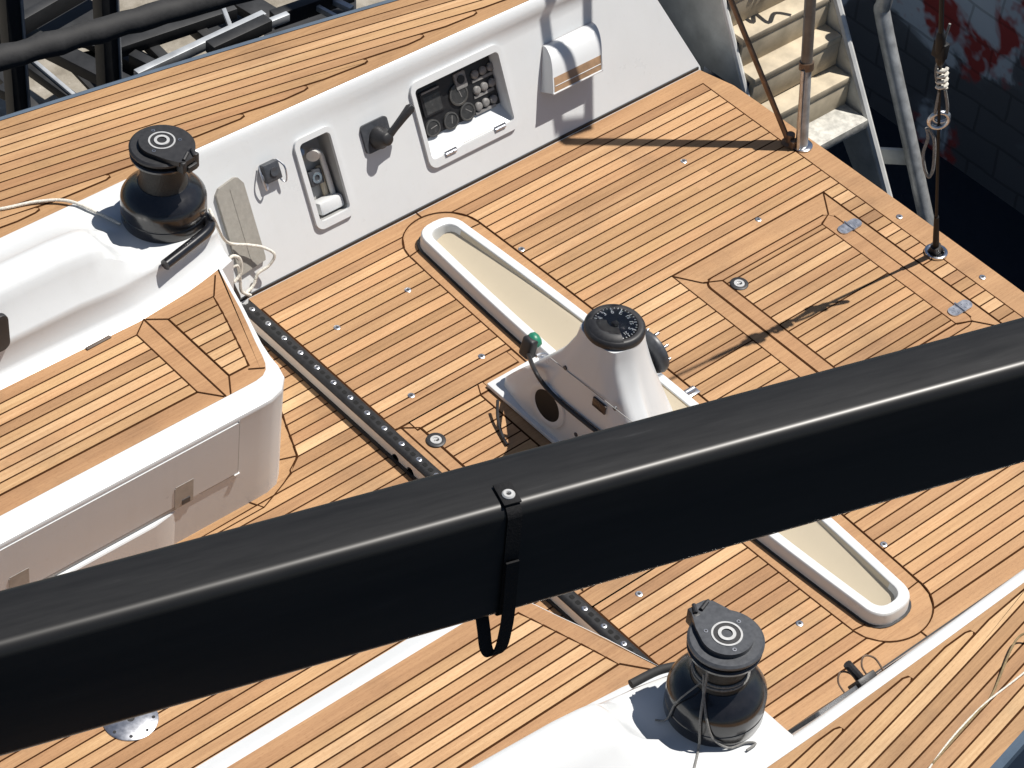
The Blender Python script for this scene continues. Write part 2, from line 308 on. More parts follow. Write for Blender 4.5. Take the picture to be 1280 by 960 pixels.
# ------------------------------------------------------------------ teak decking: margin sheet, dark caulking, planks on top
class Deck:
    def __init__(s, zf):
        s.bm = bmesh.new(); s.uv = s.bm.loops.layers.uv.new('UVMap'); s.tn = s.bm.verts.layers.float.new('tone'); s.zf = zf; s.k = 0
    def poly(s, pts, dz, mi=0, ang=0.0, tone=0.5):
        ox, oy = random.uniform(0, 60), random.uniform(0, 60); ca, sa = math.cos(ang), math.sin(ang); vs = []
        for x, y in pts:
            v = s.bm.verts.new((x, y, s.zf(x, y)+dz)); v[s.tn] = tone; vs.append(v)
        f = s.bm.faces.new(vs)
        if sum(pts[i][0]*pts[(i+1) % len(pts)][1]-pts[(i+1) % len(pts)][0]*pts[i][1] for i in range(len(pts))) < 0: f.normal_flip()
        f.material_index = mi
        for l in f.loops: l[s.uv].uv = (l.vert.co.x*ca+l.vert.co.y*sa+ox, -l.vert.co.x*sa+l.vert.co.y*ca+oy)
        return f
    def strip(s, a, b, tone=None, ang=None, lift=0.0):
        """one plank between polylines a and b (same length), outlined in caulking"""
        if tone is None: tone = min(0.98, max(0.02, random.gauss(0.53, 0.17)))
        if ang is None: ang = math.atan2(a[-1][1]-a[0][1], a[-1][0]-a[0][0])
        g = 0.0041; s.k += 1
        d = V((a[-1][0]-a[0][0], a[-1][1]-a[0][1])).normalized()
        w = V((a[0][0]-b[0][0], a[0][1]-b[0][1])); w = w.normalized() if w.length > 1e-6 else V((-d.y, d.x))
        ea = [V(p)+w*g for p in a]; eb = [V(p)-w*g for p in b]
        ea[0] -= d*g; eb[0] -= d*g; ea[-1] += d*g; eb[-1] += d*g
        s.poly([tuple(p) for p in ea]+[tuple(p) for p in eb][::-1], 0.0008+0.0003*(s.k % 3)+lift, 1, ang)
        a2 = [V(p)-w*g*0.8 for p in a]; b2 = [V(p)+w*g*0.8 for p in b]
        s.poly([tuple(p) for p in a2]+[tuple(p) for p in b2][::-1], 0.0022+lift, 0, ang, tone)
    def planks(s, y0, y1, pitch, xl, xr, phase, maxlen=9):
        """planks along x between the side curves xl(y), xr(y); seams at phase + k*pitch"""
        k0 = math.floor((y0-phase)/pitch)-1
        for k in range(k0, k0+int((y1-y0)/pitch)+4):
            lo, hi = max(y0, phase+k*pitch), min(y1, phase+(k+1)*pitch)
            if hi-lo < 0.008: continue
            xa, xb = max(xl(lo), xl(hi)), min(xr(lo), xr(hi))
            if xb-xa < 0.02: continue
            ql, qr = (xl(hi), xl(lo)), (xr(hi), xr(lo))
            # a plank is two or three lengths of slightly different wood
            cuts = [0.0]; 
            while True:
                c = cuts[-1]+random.uniform(0.7, 1.9)
                if c > (xb-xa)-0.35: break
                cuts.append(c)
            cuts.append(xb-xa); tone = min(0.97, max(0.03, random.gauss(0.53, 0.17)))
            for i in range(len(cuts)-1):
                A = (ql[0] if i == 0 else xa+cuts[i], ql[1] if i == 0 else xa+cuts[i])
                B = (qr[0] if i == len(cuts)-2 else xa+cuts[i+1], qr[1] if i == len(cuts)-2 else xa+cuts[i+1])
                t = min(0.97, max(0.03, tone+random.gauss(0, 0.07)))
                s.pk(A, B, lo, hi, t, i == 0, i == len(cuts)-2)
            s.k += 1
    def pk(s, A, B, lo, hi, t, first, last):
        g = 0.0041
        ga = g if first else 0; gb = g if last else 0
        s.poly([(A[1]-ga, lo-g), (B[1]+gb, lo-g), (B[0]+gb, hi+g), (A[0]-ga, hi+g)], 0.0008+0.0003*(s.k % 3), 1)
        h = g*0.8; ha = h if first else 0; hb = h if last else 0
        s.poly([(A[1]+ha, lo+h), (B[1]-hb, lo+h), (B[0]-hb, hi-h), (A[0]+ha, hi-h)], 0.0022, 0, 0, t)
    def seam(s, pts, w=0.005, dz=0.0030):
        for (x0, y0), (x1, y1) in zip(pts, pts[1:]):
            d = V((x1-x0, y1-y0)); 
            if d.length < 1e-6: continue
            d.normalize(); n = V((-d.y, d.x))*w/2
            s.poly([(x0+n.x, y0+n.y), (x1+n.x, y1+n.y), (x1-n.x, y1-n.y), (x0-n.x, y0-n.y)], dz, 1)
            dz += 0.00002
    def done(s, name, parent): return link(name, s.bm, [TEAK, CAULK], parent, smooth=0)
def my(y): return 2*CL-y            # mirror about the centreline
def interp(xs, ys):
    def f(x):
        if x <= xs[0]: i = 0
        elif x >= xs[-1]: i = len(xs)-2
        else: i = max(k for k in range(len(xs)-1) if xs[k] <= x)
        return ys[i]+(ys[i+1]-ys[i])*(x-xs[i])/(xs[i+1]-xs[i])
    return f

# ================================================================== THE YACHT
yacht = empty('sailing_yacht', (0, CL, -0.07), 'white and teak sailing yacht cockpit seen from above with two benches and a stern hatch', 'yacht')
YM = Matrix.Translation(V((0, CL, -0.07)))
def ypart(o):
    o.parent = yacht; o.matrix_parent_inverse = YM.inverted(); return o

# ---- aft cockpit sole
D = Deck(lambda x, y: -0.012)
XT0, XT1, XOUT = 0.031, 2.378, 2.474
def xout(y): return XOUT+0.02*(1-((y-CL)/1.4)**2)
YP, YS = 0.075, -2.735
PT = 0.0506; PH = CL
def whw(y): return 0.135-0.031*(y-CL)**2              # half width of the wheel well
WX = 0.842
def mgr(y):                                            # half width of its teak surround, round at the ends
    d = abs(y-CL); 
    if d > 1.362: return 0.0
    a = 0.175+0.03*(1-(d/1.25)**2) if d < 1.2 else 0.175
    if d > 1.2: a = 0.177*math.sqrt(max(0, 1-((d-1.2)/0.162)**2))
    return a
MX = 0.856
def left_r(y): return MX-mgr(y) if mgr(y) > 0 else MX
def right_l(y): return MX+mgr(y) if mgr(y) > 0 else MX
Y0, Y1 = YS+0.09, YP-0.09
cp0, cp1 = CL-0.505, CL+0.505                         # the wide fore-and-aft boards beside the pedestal
tx = lambda y: XT0+0.004
WX0 = 0.842
_w = [(0.10-0.031*((1.155*(1-2*k/14))**2)+0.038, CL+1.155-2*1.155*k/14) for k in range(15)]
_e = [(0.094*math.cos(PI*k/10), -0.108*math.sin(PI*k/10)) for k in range(1, 5)]
rgt = [(WX0, CL+1.27)]+[(WX0+a, CL+1.155-b) for a, b in _e[::-1]]+[(WX0+w, y) for w, y in _w]+[(WX0+a, CL-1.155+b) for a, b in _e]+[(WX0, CL-1.27)]
lft = [(2*WX0-x, y) for x, y in rgt]
D.poly([(WX0, YP)]+rgt+[(WX0, YS), (2.44, YS)]+[(xout(YS+(YP-YS)*k/16), YS+(YP-YS)*k/16) for k in range(1, 16)]+[(2.43, YP)], 0.0, 0, 0, 0.45)
D.poly([(WX0, YP), (XT0, YP), (XT0, YS), (WX0, YS)]+lft[::-1], 0.0, 0, 0, 0.45)
# port and starboard fields forward of the wheel well
for (a, b) in ((CL+0.575, Y1), (Y0, CL-0.575)):
    D.planks(a, b, PT, tx, left_r, PH)
for sgn in (1, -1):
    a, b = CL+sgn*0.505, CL+sgn*0.575
    D.strip([(XT0+0.004, max(a, b)), (0.63 if sgn > 0 else 0.63, max(a, b))], [(XT0+0.004, min(a, b)), (0.63, min(a, b))], 0.38)
D.planks(CL-0.455, CL+0.455, PT, lambda y: 0.115, lambda y: 0.40, PH+0.02)
D.strip([(0.10, CL+0.505), (0.45, CL+0.505)], [(0.10, CL+0.457), (0.45, CL+0.457)], 0.6)
D.strip([(0.10, CL-0.457), (0.45, CL-0.457)], [(0.10, CL-0.505), (0.45, CL-0.505)], 0.6)
D.seam([(0.058, CL-0.50), (0.058, CL+0.50)]); D.seam([(0.058, CL+0.50), (0.036, CL+0.508)]); D.seam([(0.113, CL-0.46), (0.113, CL+0.46), (0.058, CL+0.50)])
D.seam([(0.43, CL+0.505), (0.405, CL+0.46)]); D.seam([(0.43, CL-0.505), (0.405, CL-0.46)]); D.seam([(0.402, CL-0.46), (0.402, CL+0.46)])
# aft of the wheel well, round the stern hatch
HX0, HX1, HY = 1.432, 2.285, 0.506                     # surround of the hatch, half width
hl = lambda y: HX0 if abs(y-CL) < HY else 99
tr = lambda y: XT1
D.planks(CL+HY, Y1, PT, right_l, tr, PH); D.planks(Y0, CL-HY, PT, right_l, tr, PH)
D.planks(CL-HY, CL+HY, PT, right_l, lambda y: HX0, PH)
D.planks(CL-HY, CL+HY, PT, lambda y: HX1, tr, PH)
# seams of the wheel-well surround
sp = [(MX-mgr(CL+1.2-2.4*k/24), CL+1.2-2.4*k/24) for k in range(25)]+[(MX-0.177*math.cos(PI*k/24), CL-1.2-0.162*math.sin(PI*k/24)) for k in range(1, 25)]
sq = [(2*MX-x, 2*CL-y) for x, y in sp]
D.seam(sp, 0.0055); D.seam(sq, 0.0055)
for e in (1, -1):
    y = CL+1.21*e
    D.seam([(MX-0.178, y), (MX-0.10, y+0.012*e)]); D.seam([(MX+0.178, y-0.015*e), (MX+0.09, y-0.01*e)])
    D.seam([(MX+0.01, CL+1.36*e), (MX+0.012, CL+1.41*e)])
# surround of the stern hatch: mitres, the open joint round the lid, lid planking
lx0, lx1, ly = 1.502, 2.212, 0.405
D.seam([(HX0, CL-HY), (HX0, CL+HY)]); D.seam([(HX1, CL-HY), (HX1, CL+HY)]); D.seam([(lx1+0.001, CL-ly+0.03), (lx1+0.001, CL+ly-0.03)], 0.006, 0.0034); D.seam([(lx0+0.03, CL+ly), (lx1-0.03, CL+ly)], 0.004, 0.0034)
D.seam([(HX0, CL+HY), (lx0, CL+ly), (1.575, CL+0.365)]); D.seam([(HX0, CL-HY), (lx0, CL-ly), (1.575, CL-0.365)])
D.seam([(HX1, CL+HY), (lx1-0.01, CL+ly-0.01), (2.135, CL+0.37)]); D.seam([(HX1, CL-HY), (lx1-0.01, CL-ly+0.01), (2.135, CL-0.37)])
sole = ypart(D.done('cockpit_sole', None))

# ---- stern hatch lid, lifted a hair above the sole
H = Deck(lambda x, y: -0.0098)
lid = rrect(lx1-lx0, 2*ly, 0.045, 6, (lx0+lx1)/2, CL)
H.poly(lid, 0.0, 1)
lid2 = rrect(lx1-lx0-0.011, 2*ly-0.009, 0.042, 6, (lx0+lx1)/2+0.003, CL)
H.poly(lid2, 0.0006, 0, 0, 0.36)
H.planks(CL-0.365, CL+0.365, 0.0487, lambda y: 1.575, lambda y: 2.135, CL)
H.seam([(lx0+0.004, CL+ly-0.004), (1.575, CL+0.365)]); H.seam([(lx0+0.004, CL-ly+0.004), (1.575, CL-0.365)])
H.seam([(lx1-0.01, CL+ly-0.01), (2.135, CL+0.365)]); H.seam([(lx1-0.01, CL-ly+0.01), (2.135, CL-0.365)])
hatch = ypart(H.done('stern_hatch', None))
def sub(o, par):
    o.parent = par; return o      # sub-parts of yacht parts, given in world coordinates
def hinge(y):
    bm = NB(); c = 2.214
    prism(bm, rrect(0.118, 0.050, 0.023, 6, c, y), -0.0102, -0.004)
    tube(bm, [(c, y-0.03, -0.004), (c, y+0.03, -0.004)], 0.006, 10)
    for dx in (-0.042, -0.021, 0.021, 0.042):
        for dy in ((0.012, -0.012) if abs(dx) < 0.03 else (0,)): cyl(bm, (c+dx, y+dy, -0.004), 0.0055, 0.0012, n=12)
    return link('hinge', bm, STEELB, None)
for y in (-1.042, -1.645): sub(hinge(y), hatch)
def lock(x, y, z):
    bm = NB()
    lathe(bm, [(0, z), (0.037, z), (0.037, z+0.003), (0.034, z+0.005), (0.024, z+0.005), (0.022, z+0.003)], (x, y, 0), n=36, mi=0)
    lathe(bm, [(0.022, z+0.003), (0.021, z+0.0055), (0.012, z+0.0055), (0.010, z+0.002), (0, z+0.002)], (x, y, 0), n=30, mi=1)
    box(bm, (x, y, z+0.0045), (0.014, 0.005, 0.003), mi=1); cyl(bm, (x+0.004, y-0.002, z+0.0023), 0.006, 0.001, n=14, mi=0)
    return link('flush_lock', bm, [BLACKM, RINGP], None)
sub(lock(1.612, -1.019, -0.0078), hatch); sub(lock(1.625, -1.645, -0.0078), hatch)
ypart(lock(0.117, -0.956, -0.0098))
def socket(x, y):
    bm = NB(); z = -0.0098
    lathe(bm, [(0, z), (0.0135, z), (0.0135, z+0.0012), (0.011, z+0.0024), (0.0062, z+0.0024), (0.0055, z+0.0004), (0, z+0.0004)], (x, y, 0), n=20, mis=[0, 0, 0, 0, 0, 1])
    return link('deck_socket', bm, [STEELB, BLACKM], None)
for x, y in ((1.956, -0.34), (1.947, -0.787), (1.061, -0.35), (0.551, -0.265), (0.201, -0.267), (0.539, -0.719), (0.193, -0.721),
             (1.061, -2.327), (0.554, -2.404), (0.202, -1.961), (2.425, -1.12), (2.425, -1.574)):
    ypart(socket(x, y))
bm = NB(); box(bm, (1.032, -1.345, -0.006), (0.075, 0.042, 0.008)); tube(bm, [(1.01, -1.345, 0.004), (1.055, -1.345, 0.004)], 0.010, 10)
for dx in (-0.025, 0.025): cyl(bm, (1.032+dx, -1.345, -0.002), 0.007, 0.003, n=12)
ypart(link('strap_eye', bm, STEELB, None, bevel=0.002))

# ---- forward footwell sole, a step lower
ZF = -0.07
F = Deck(lambda x, y: ZF)
F.poly([(-3.2, -2.5), (-0.034, -2.5), (-0.034, 0.14), (-3.2, 0.14)], 0.0, 0, 0, 0.42)
# inner edge of the boards that run round the foot of the benches
def fl(y):
    d = abs(y-CL)
    pts = [(0.530, -0.545), (0.575, -0.44), (0.605, -0.372), (0.625, -0.345), (0.662, -0.297), (0.819, -0.232), (0.984, -0.157), (1.20, -0.070), (1.4, -0.06)]
    return interp([p[0] for p in pts], [p[1] for p in pts])(d) if d > 0.532 else -3.1
F.planks(my(-0.13), -0.13, PT, fl, lambda y: -0.036, PH)
for s_ in (1, -1):
    q = [(-3.1, 0.531), (-0.55, 0.531), (-0.44, 0.575), (-0.372, 0.605), (-0.362, 0.622), (-0.345, 0.632), (-0.297, 0.662), (-0.232, 0.819), (-0.157, 0.984), (-0.070, 1.20)]
    F.seam([(x, CL+s_*d) for x, d in q])
    F.seam([(-0.55, CL+s_*0.531), (-0.58, CL+s_*0.59)]); F.seam([(-0.297, CL+s_*0.662), (-0.40, CL+s_*0.70)])
ypart(F.done('footwell_sole', None))
bm = NB(); z = ZF+0.0022
lathe(bm, [(0, z), (0.093, z), (0.093, z+0.003), (0.090, z+0.005), (0.014, z+0.005), (0.011, z+0.001), (0, z+0.001)], (-1.4815, -1.2944, -0.0680)[:2]+(0,), n=48, mis=[0]*5+[1])
for k in range(8):
    a = k*PI/4+0.2; cyl(bm, ((-1.4815, -1.2944, -0.0680)[0]+0.076*math.cos(a), (-1.4815, -1.2944, -0.0680)[1]+0.076*math.sin(a), z+0.005), 0.006, 0.0012, n=12, mi=1)
ypart(link('table_base_plate', bm, [STEELB, BLACKM], None))

# ---- wheel well: rounded white rim, cream inside
def ww_outline(off, ends, n=14):
    pts = []; L = 1.165; e = 0.098+ends; N = 14
    def cap(c, sg):
        w = whw(c)+off
        for k in range(1, N):
            a = PI*k/N; ca, sa = math.cos(a), math.sin(a); q = 2/2.7
            pts.append((WX+sg*w*math.copysign(abs(ca)**q, ca), c-sg*e*abs(sa)**q))
    for k in range(n+1): y = CL+L-2*L*k/n; pts.append((WX+whw(y)+off, y))
    cap(CL-L, 1)
    for k in range(n+1): y = CL-L+2*L*k/n; pts.append((WX-whw(y)-off, y))
    cap(CL+L, -1)
    return pts
bm = NB()
rows = []
for off, en, z in ((0.010, 0.010, -0.011), (0.008, 0.008, 0.036), (0.007, 0.007, 0.042), (0.003, 0.003, 0.047), (-0.001, -0.001, 0.048), (-0.027, -0.027, 0.048), (-0.031, -0.031, 0.046), (-0.033, -0.033, 0.042), (-0.034, -0.034, 0.034), (-0.037, -0.037, None)):
    rows.append([(x, y, z if z is not None else 0.040-(WX+0.10-x)*0.52) for x, y in ww_outline(off, en)])
vs = loft(bm, rows, closed=True)
for f in bm.faces:
    c = f.calc_center_median()
    if c.z < 0.0395 and abs(c.y-CL) < 1.16 and abs(c.x-WX) < 0.105 and c.x > WX: f.material_index = 1
bm.faces.new(vs[-1][::-1]).material_index = 1
fixn(bm)
ypart(link('wheel_well', bm, [GEL, CREAM], None, smooth=32))
bm = NB(); ring_prism(bm, ww_outline(0.020, 0.020), ww_outline(0.004, 0.004), -0.0095, -0.0075); ypart(link('caulk_joint', bm, BLACKM, None))

# ---- cockpit side walls, sloping outwards
WL = math.hypot(0.275, 0.55); UY, UZ = 0.275/WL, 0.55/WL
def wp(x, s, d, side=1):
    y = 0.07+UY*s-UZ*d; z = UZ*s+UY*d
    return (x, y if side > 0 else my(y), z)
def wframe(x, s, side=1):
    """local frame on the wall: X along, Y up the slope, Z out of the wall"""
    u = V((0, UY*side, UZ)); n = V((0, -UZ*side, UY)); xx = u.cross(n)
    M = Matrix((xx, u, n)).transposed().to_4x4(); M.translation = V(wp(x, s, 0, side)); return M
def aft_end(s): return 2.44-0.41*max(0, s)
HOLES = [(0.424, 0.574, 0.137, 0.467), (0.998, 1.430, 0.163, 0.463)]
def wall(side):
    bm = NB()
    xs = sorted({-0.62, -0.1, 0.424, 0.574, 0.998, 1.430, 1.7, 2.0}); ss = [-0.06, 0.0, 0.137, 0.163, 0.463, 0.467, 0.498]
    g = {}
    def vv(x, s, d=0.0):
        k = (round(x, 4), round(s, 4), round(d, 4))
        if k not in g:
            p = V(wp(x, s, d, side)); p.y -= side*0.022*max(-0.15, x-0.2)*sstep(0.50, 0.57, s); g[k] = bm.verts.new(p)
        return g[k]
    cols = xs+['end']
    yz = [(0.2927, 0.4455), (0.311, 0.480), (0.324, 0.508), (0.334, 0.527), (0.343, 0.540), (0.353, 0.5465), (0.372, 0.5468)] if side > 0 else [(0.2927, 0.4455), (0.316, 0.492), (0.326, 0.514), (0.334, 0.535), (0.342, 0.546), (0.352, 0.5495), (0.380, 0.5495)]
    top = [(0.498, 0.0)]+[((y-0.07)*UY+z*UZ, -(y-0.07)*UZ+z*UY) for y, z in yz[1:]]
    for a, b in zip(cols, cols[1:]):
        for s0, s1 in zip(ss, ss[1:]):
            xa = a; xb0 = b if b != 'end' else aft_end(s0); xb1 = b if b != 'end' else aft_end(s1)
            if any(b != 'end' and xa >= h[0]-1e-6 and b <= h[1]+1e-6 and s0 >= h[2]-1e-6 and s1 <= h[3]+1e-6 for h in HOLES): continue
            bm.faces.new((vv(xa, s0), vv(xb0, s0), vv(xb1, s1), vv(xa, s1)))
        for (s0, d0), (s1, d1) in zip(top, top[1:]):
            xb0 = b if b != 'end' else aft_end(s0); xb1 = b if b != 'end' else aft_end(s1)
            bm.faces.new((vv(a, s0, d0), vv(xb0, s0, d0), vv(xb1, s1, d1), vv(a, s1, d1)))
    # thickness at the aft end
    ends = [(s, 0.0) for s in ss]+top[1:]
    for (s0, d0), (s1, d1) in zip(ends, ends[1:]):
        a = vv(aft_end(s0), s0, d0); b = vv(aft_end(s1), s1, d1)
        bm.faces.new((a, bm.verts.new(wp(aft_end(s0)+0.015, s0, d0-0.16, side)), bm.verts.new(wp(aft_end(s1)+0.015, s1, d1-0.16, side)), b))
    bmesh.ops.remove_doubles(bm, verts=bm.verts[:], dist=0.0002)
    fixn(bm)
    for f in bm.faces:
        if (f.normal.y > 0) == (side > 0) and abs(f.normal.y) > 0.2: f.normal_flip()
    w = ypart(link('cockpit_wall', bm, GEL, None, smooth=40))
    bm = NB()
    for x0, x1 in ((-0.03, 0.6), (0.6, 1.3), (1.3, 2.428)):
        y0, y1 = wp(0, 0.0, 0.0055, side)[1], wp(0, 0.0, -0.012, side)[1]
        prism(bm, [(x0, y0), (x1, y0), (x1, y1), (x0, y1)] if side > 0 else [(x0, y1), (x1, y1), (x1, y0), (x0, y0)], -0.02, 0.004)
    fixn(bm)
    ypart(link('caulk_joint', bm, BLACKM, None)); return w
wall(1); wall(-1)

# ---- side decks, laid parallel to the curved sheer
ZD = 0.548
outer = interp([-3.2, -1.2, -0.50, -0.233, -0.034, 0.194, 0.584, 1.164, 1.8, 2.5], [1.07, 0.995, 0.917, 0.887, 0.852, 0.815, 0.747, 0.654, 0.55, 0.42])
cf = [0.852, -0.173, -0.0]      # smooth sheer curve
def sheer(x): return 0.846-0.165*x-0.012*x*x
def inner(x): return 0.352-0.022*(x-0.2) if x > -0.3 else 0.358
def nib(x): return inner(x)+0.048
def side_deck(side):
    T = lambda p: p if side > 0 else (p[0], my(p[1]))
    d = Deck(lambda x, y: ZD)
    xs = [-3.0+0.25*k for k in range(23)]; xs[-1] = 2.44
    d.poly([T((x, inner(x)+(0.0 if side > 0 or x < -0.25 else 0.020))) for x in xs]+[T((x, sheer(x))) for x in xs[::-1]], 0.0, 0, 0, 0.42)
    pw = 0.0465; e0 = 0.052
    for k in range(12):
        oa, ob = e0+k*pw, e0+(k+1)*pw
        # where the plank runs out against the margin
        xe = None; x = -3.0
        for i in range(560):
            xx = -3.0+0.01*i
            if sheer(xx)-(oa*0.45+ob*0.55) < nib(xx): xe = xx; break
        if xe is None: xe = 2.4
        if xe < -2.7: break
        px = [-2.95]; 
        while px[-1]+0.2 < xe: px.append(px[-1]+0.2)
        px.append(xe)
        a = [(x, sheer(x)-oa) for x in px]; b = [(x, max(sheer(x)-ob, nib(x))) for x in px]
        if xe < 2.39:
            b[-1] = (xe-0.022, b[-1][1]+0.001); a[-1] = (xe-0.010, a[-1][1]+0.0); a.append((xe, a[-1][1]-0.008)); b.append((xe-0.004, b[-1][1]+0.006))
        t0 = min(0.95, max(0.05, random.gauss(0.5, 0.18))); cut = random.randrange(2, max(3, len(px)-2)) if len(px) > 6 else None
        d.strip([T(p) for p in a], [T(p) for p in b], t0, math.atan2((a[-1][1]-a[0][1])*(1 if side > 0 else -1), a[-1][0]-a[0][0]))
    o = ypart(d.done('side_deck', None))
    bm = NB(); rows = []
    for x in xs:
        y = sheer(x); r = [(y-0.002, ZD-0.03), (y-0.002, ZD+0.004), (y+0.012, ZD+0.006), (y+0.026, ZD-0.004), (y+0.03, ZD-0.03)]
        rows.append([(x, yy if side > 0 else my(yy), zz) for yy, zz in r])
    loft(bm, rows); fixn(bm); ypart(link('toe_strip', bm, STRIPE, None))
    bm = NB(); rows = []
    for x in xs:
        y = sheer(x); r = [(y+0.028, ZD-0.02), (y+0.03, 0.2), (y-0.05, -0.3), (y-0.30, -1.0), (y-0.6, -1.7)]
        rows.append([(x, yy if side > 0 else my(yy), zz) for yy, zz in r])
    loft(bm, rows); fixn(bm)
    o = ypart(link('hull_side', bm, NAVY, None))
side_deck(1); side_deck(-1)
# transom below the teak edge
bm = NB(); ys = [YS-0.35+(YP-YS+0.7)*k/20 for k in range(21)]
loft(bm, [[(xout(y)-0.004, y, -0.0135), (xout(y)-0.002, y, -0.06), (xout(y)-0.10, y, -0.6), (xout(y)-0.5, y, -1.7)] for y in ys if YS-0.01 < y < YP+0.01]); fixn(bm)
ypart(link('transom', bm, NAVY, None))

# ---- benches with teak seats
EDGE = [(-3.0, -0.687, 1.0), (-1.6, -0.687, 1.0), (-1.0, -0.687, 1.0), (-0.70, -0.687, 1.0), (-0.55, -0.687, 1.0), (-0.50, -0.686, 1.0), (-0.465, -0.679, 0.95), (-0.440, -0.662, 0.8), (-0.422, -0.635, 0.55),
        (-0.408, -0.60, 0.35), (-0.385, -0.53, 0.24), (-0.352, -0.44, 0.18), (-0.323, -0.356, 0.16), (-0.292, -0.25, 0.15), (-0.262, -0.15, 0.15), (-0.245, -0.09, 0.15)]
ZB = 0.450
def fy(z): return -0.769+0.022*(0.40-z)/0.47          # front face of the bench, leaning in towards its foot
def bench(side):
    if side < 0: EDGE_ = [(x, y, c if x < -0.43 else 0.02) for x, y, c in EDGE]
    else: EDGE_ = EDGE
    T = lambda x, y, z: (x, y if side > 0 else my(y), z)
    n = len(EDGE_); nor = []
    for i in range(n):
        a = EDGE_[max(0, i-1)]; b = EDGE_[min(n-1, i+1)]; d = V((b[0]-a[0], b[1]-a[1])).normalized(); nor.append(V((d.y, -d.x)))
    bm = NB(); rows = []
    for (x, y, c), m in zip(EDGE_, nor):
        p = V((x, y))
        def at(o): q = p+m*o; return q.x, q.y
        w = 0.078*c+0.004
        r = [(*at(-0.03), ZB-0.001), (*at(-0.002), ZB-0.001), (*at(0.005*c+0.002), ZB), (*at(w*0.5), ZB-0.013*c-0.002), (*at(w*0.955), ZB-0.028*c-0.004), (*at(w), ZB-0.034*c-0.007), (*at(w-0.001*c), ZB-0.040*c-0.010), (*at(w-0.004*c), ZB-0.06*c-0.02), (*at(w-0.012*c), 0.20), (*at(w-0.022*c), ZF-0.003)]
        rows.append([T(*q) for q in r])
    loft(bm, rows); fixn(bm)
    for f in bm.faces:
        pass
    b = ypart(link('bench', bm, GEL, None, smooth=33))
    # teak seat
    d = Deck(lambda x, y: ZB)
    P = lambda x, y: (x, y if side > 0 else my(y))
    back = [(-0.255, -0.135), (-0.45, -0.172), (-0.643, -0.196), (-1.227, -0.194), (-3.0, -0.19)]
    poly = [P(x, y) for x, y, c in EDGE]+[P(*q) for q in back]
    d.poly(poly if side > 0 else poly[::-1], 0.0, 0, 0, 0.40)
    bp = 0.0447; ph = -0.252 if side > 0 else my(-0.252)
    lo, hi = (-0.252-8*bp, -0.252) if side > 0 else (my(-0.252), my(-0.252)+8*bp)
    er = interp([-0.66, -0.60, -0.356, -0.15], [-0.50, -0.472, -0.393, -0.335])
    if side > 0:
        d.planks(lo, hi, bp, lambda y: -2.98, lambda y: -0.697, ph); d.planks(lo, hi, bp, lambda y: -0.560, er, ph)
    else: d.planks(lo, hi, bp, lambda y: -2.98, lambda y: er(my(y)), ph)
    for pts in ([(-0.697, -0.252), (-0.697, -0.6096)], [(-0.560, -0.252), (-0.560, -0.6096)], [(-0.63, -0.198), (-0.63, -0.687)], [(-0.697, -0.252), (-0.635, -0.205)], [(-0.560, -0.252), (-0.625, -0.205)],
                [(-0.697, -0.6096), (-0.635, -0.685)], [(-0.560, -0.6096), (-0.61, -0.687)], [(-0.36, -0.252), (-0.29, -0.165)], [(-0.488, -0.625), (-0.438, -0.655)])[0 if side > 0 else 7:]:
        d.seam([P(*q) for q in pts])
    st = d.done('seat', None); sub(st, b)
    # locker door in the front, its ledge and latches
    yf = -0.687-0.074
    def mir(bm):
        if side < 0:
            for v in bm.verts: v.co.y = my(v.co.y)
        fixn(bm)
    def slab(x0, x1, z0, z1, out, th, mi=0):
        v = [(x, fy(z)-o, z) for x in (x0, x1) for z, o in ((z0, out), (z1, out), (z1, out-th), (z0, out-th))]
        q = [bm.verts.new(p) for p in v]
        for f in ((0, 1, 2, 3), (7, 6, 5, 4), (0, 4, 5, 1), (1, 5, 6, 2), (2, 6, 7, 3), (3, 7, 4, 0)): bm.faces.new([q[k] for k in f]).material_index = mi
    bm = NB(); slab(-2.8, -0.637, 0.134, 0.393, 0.0022, 0.02); mir(bm); sub(link('locker_door', bm, GEL, None), b)
    bm = NB(); slab(-0.6385, -0.6335, 0.128, 0.40, 0.0016, 0.01); slab(-0.80, -0.634, 0.1285, 0.1335, 0.0016, 0.01); slab(-2.8, -0.90, 0.116, 0.133, 0.0016, 0.01); mir(bm); sub(link('door_gap', bm, GREYW, None), b)
    bm = NB(); v = []
    for x, o in ((-2.8, 0.017), (-1.0, 0.017), (-0.93, 0.006), (-0.90, -0.002)): v.append([(x, fy(z)-o2, z) for z, o2 in ((ZF-0.002, o), (0.104, o), (0.110, o-0.004), (0.113, -0.02))])
    loft(bm, v); mir(bm); sub(link('toe_ledge', bm, GEL, None, smooth=30), b)
    bm = NB(); slab(-0.652, -0.630, 0.124, 0.131, 0.006, 0.01); mir(bm); sub(link('door_stop', bm, MARK, None), b)
    for xc in (-0.868, -1.545):
        bm = NB(); slab(xc-0.038, xc+0.038, 0.120, 0.232, 0.0034, 0.008); slab(xc-0.041, xc-0.037, 0.128, 0.226, 0.0042, 0.008); slab(xc-0.010, xc+0.024, 0.126, 0.150, 0.0052, 0.008, 1); mir(bm)
        sub(link('latch', bm, [LATCH, GREYP], None), b)
    return b
bench(1); bench(-1)

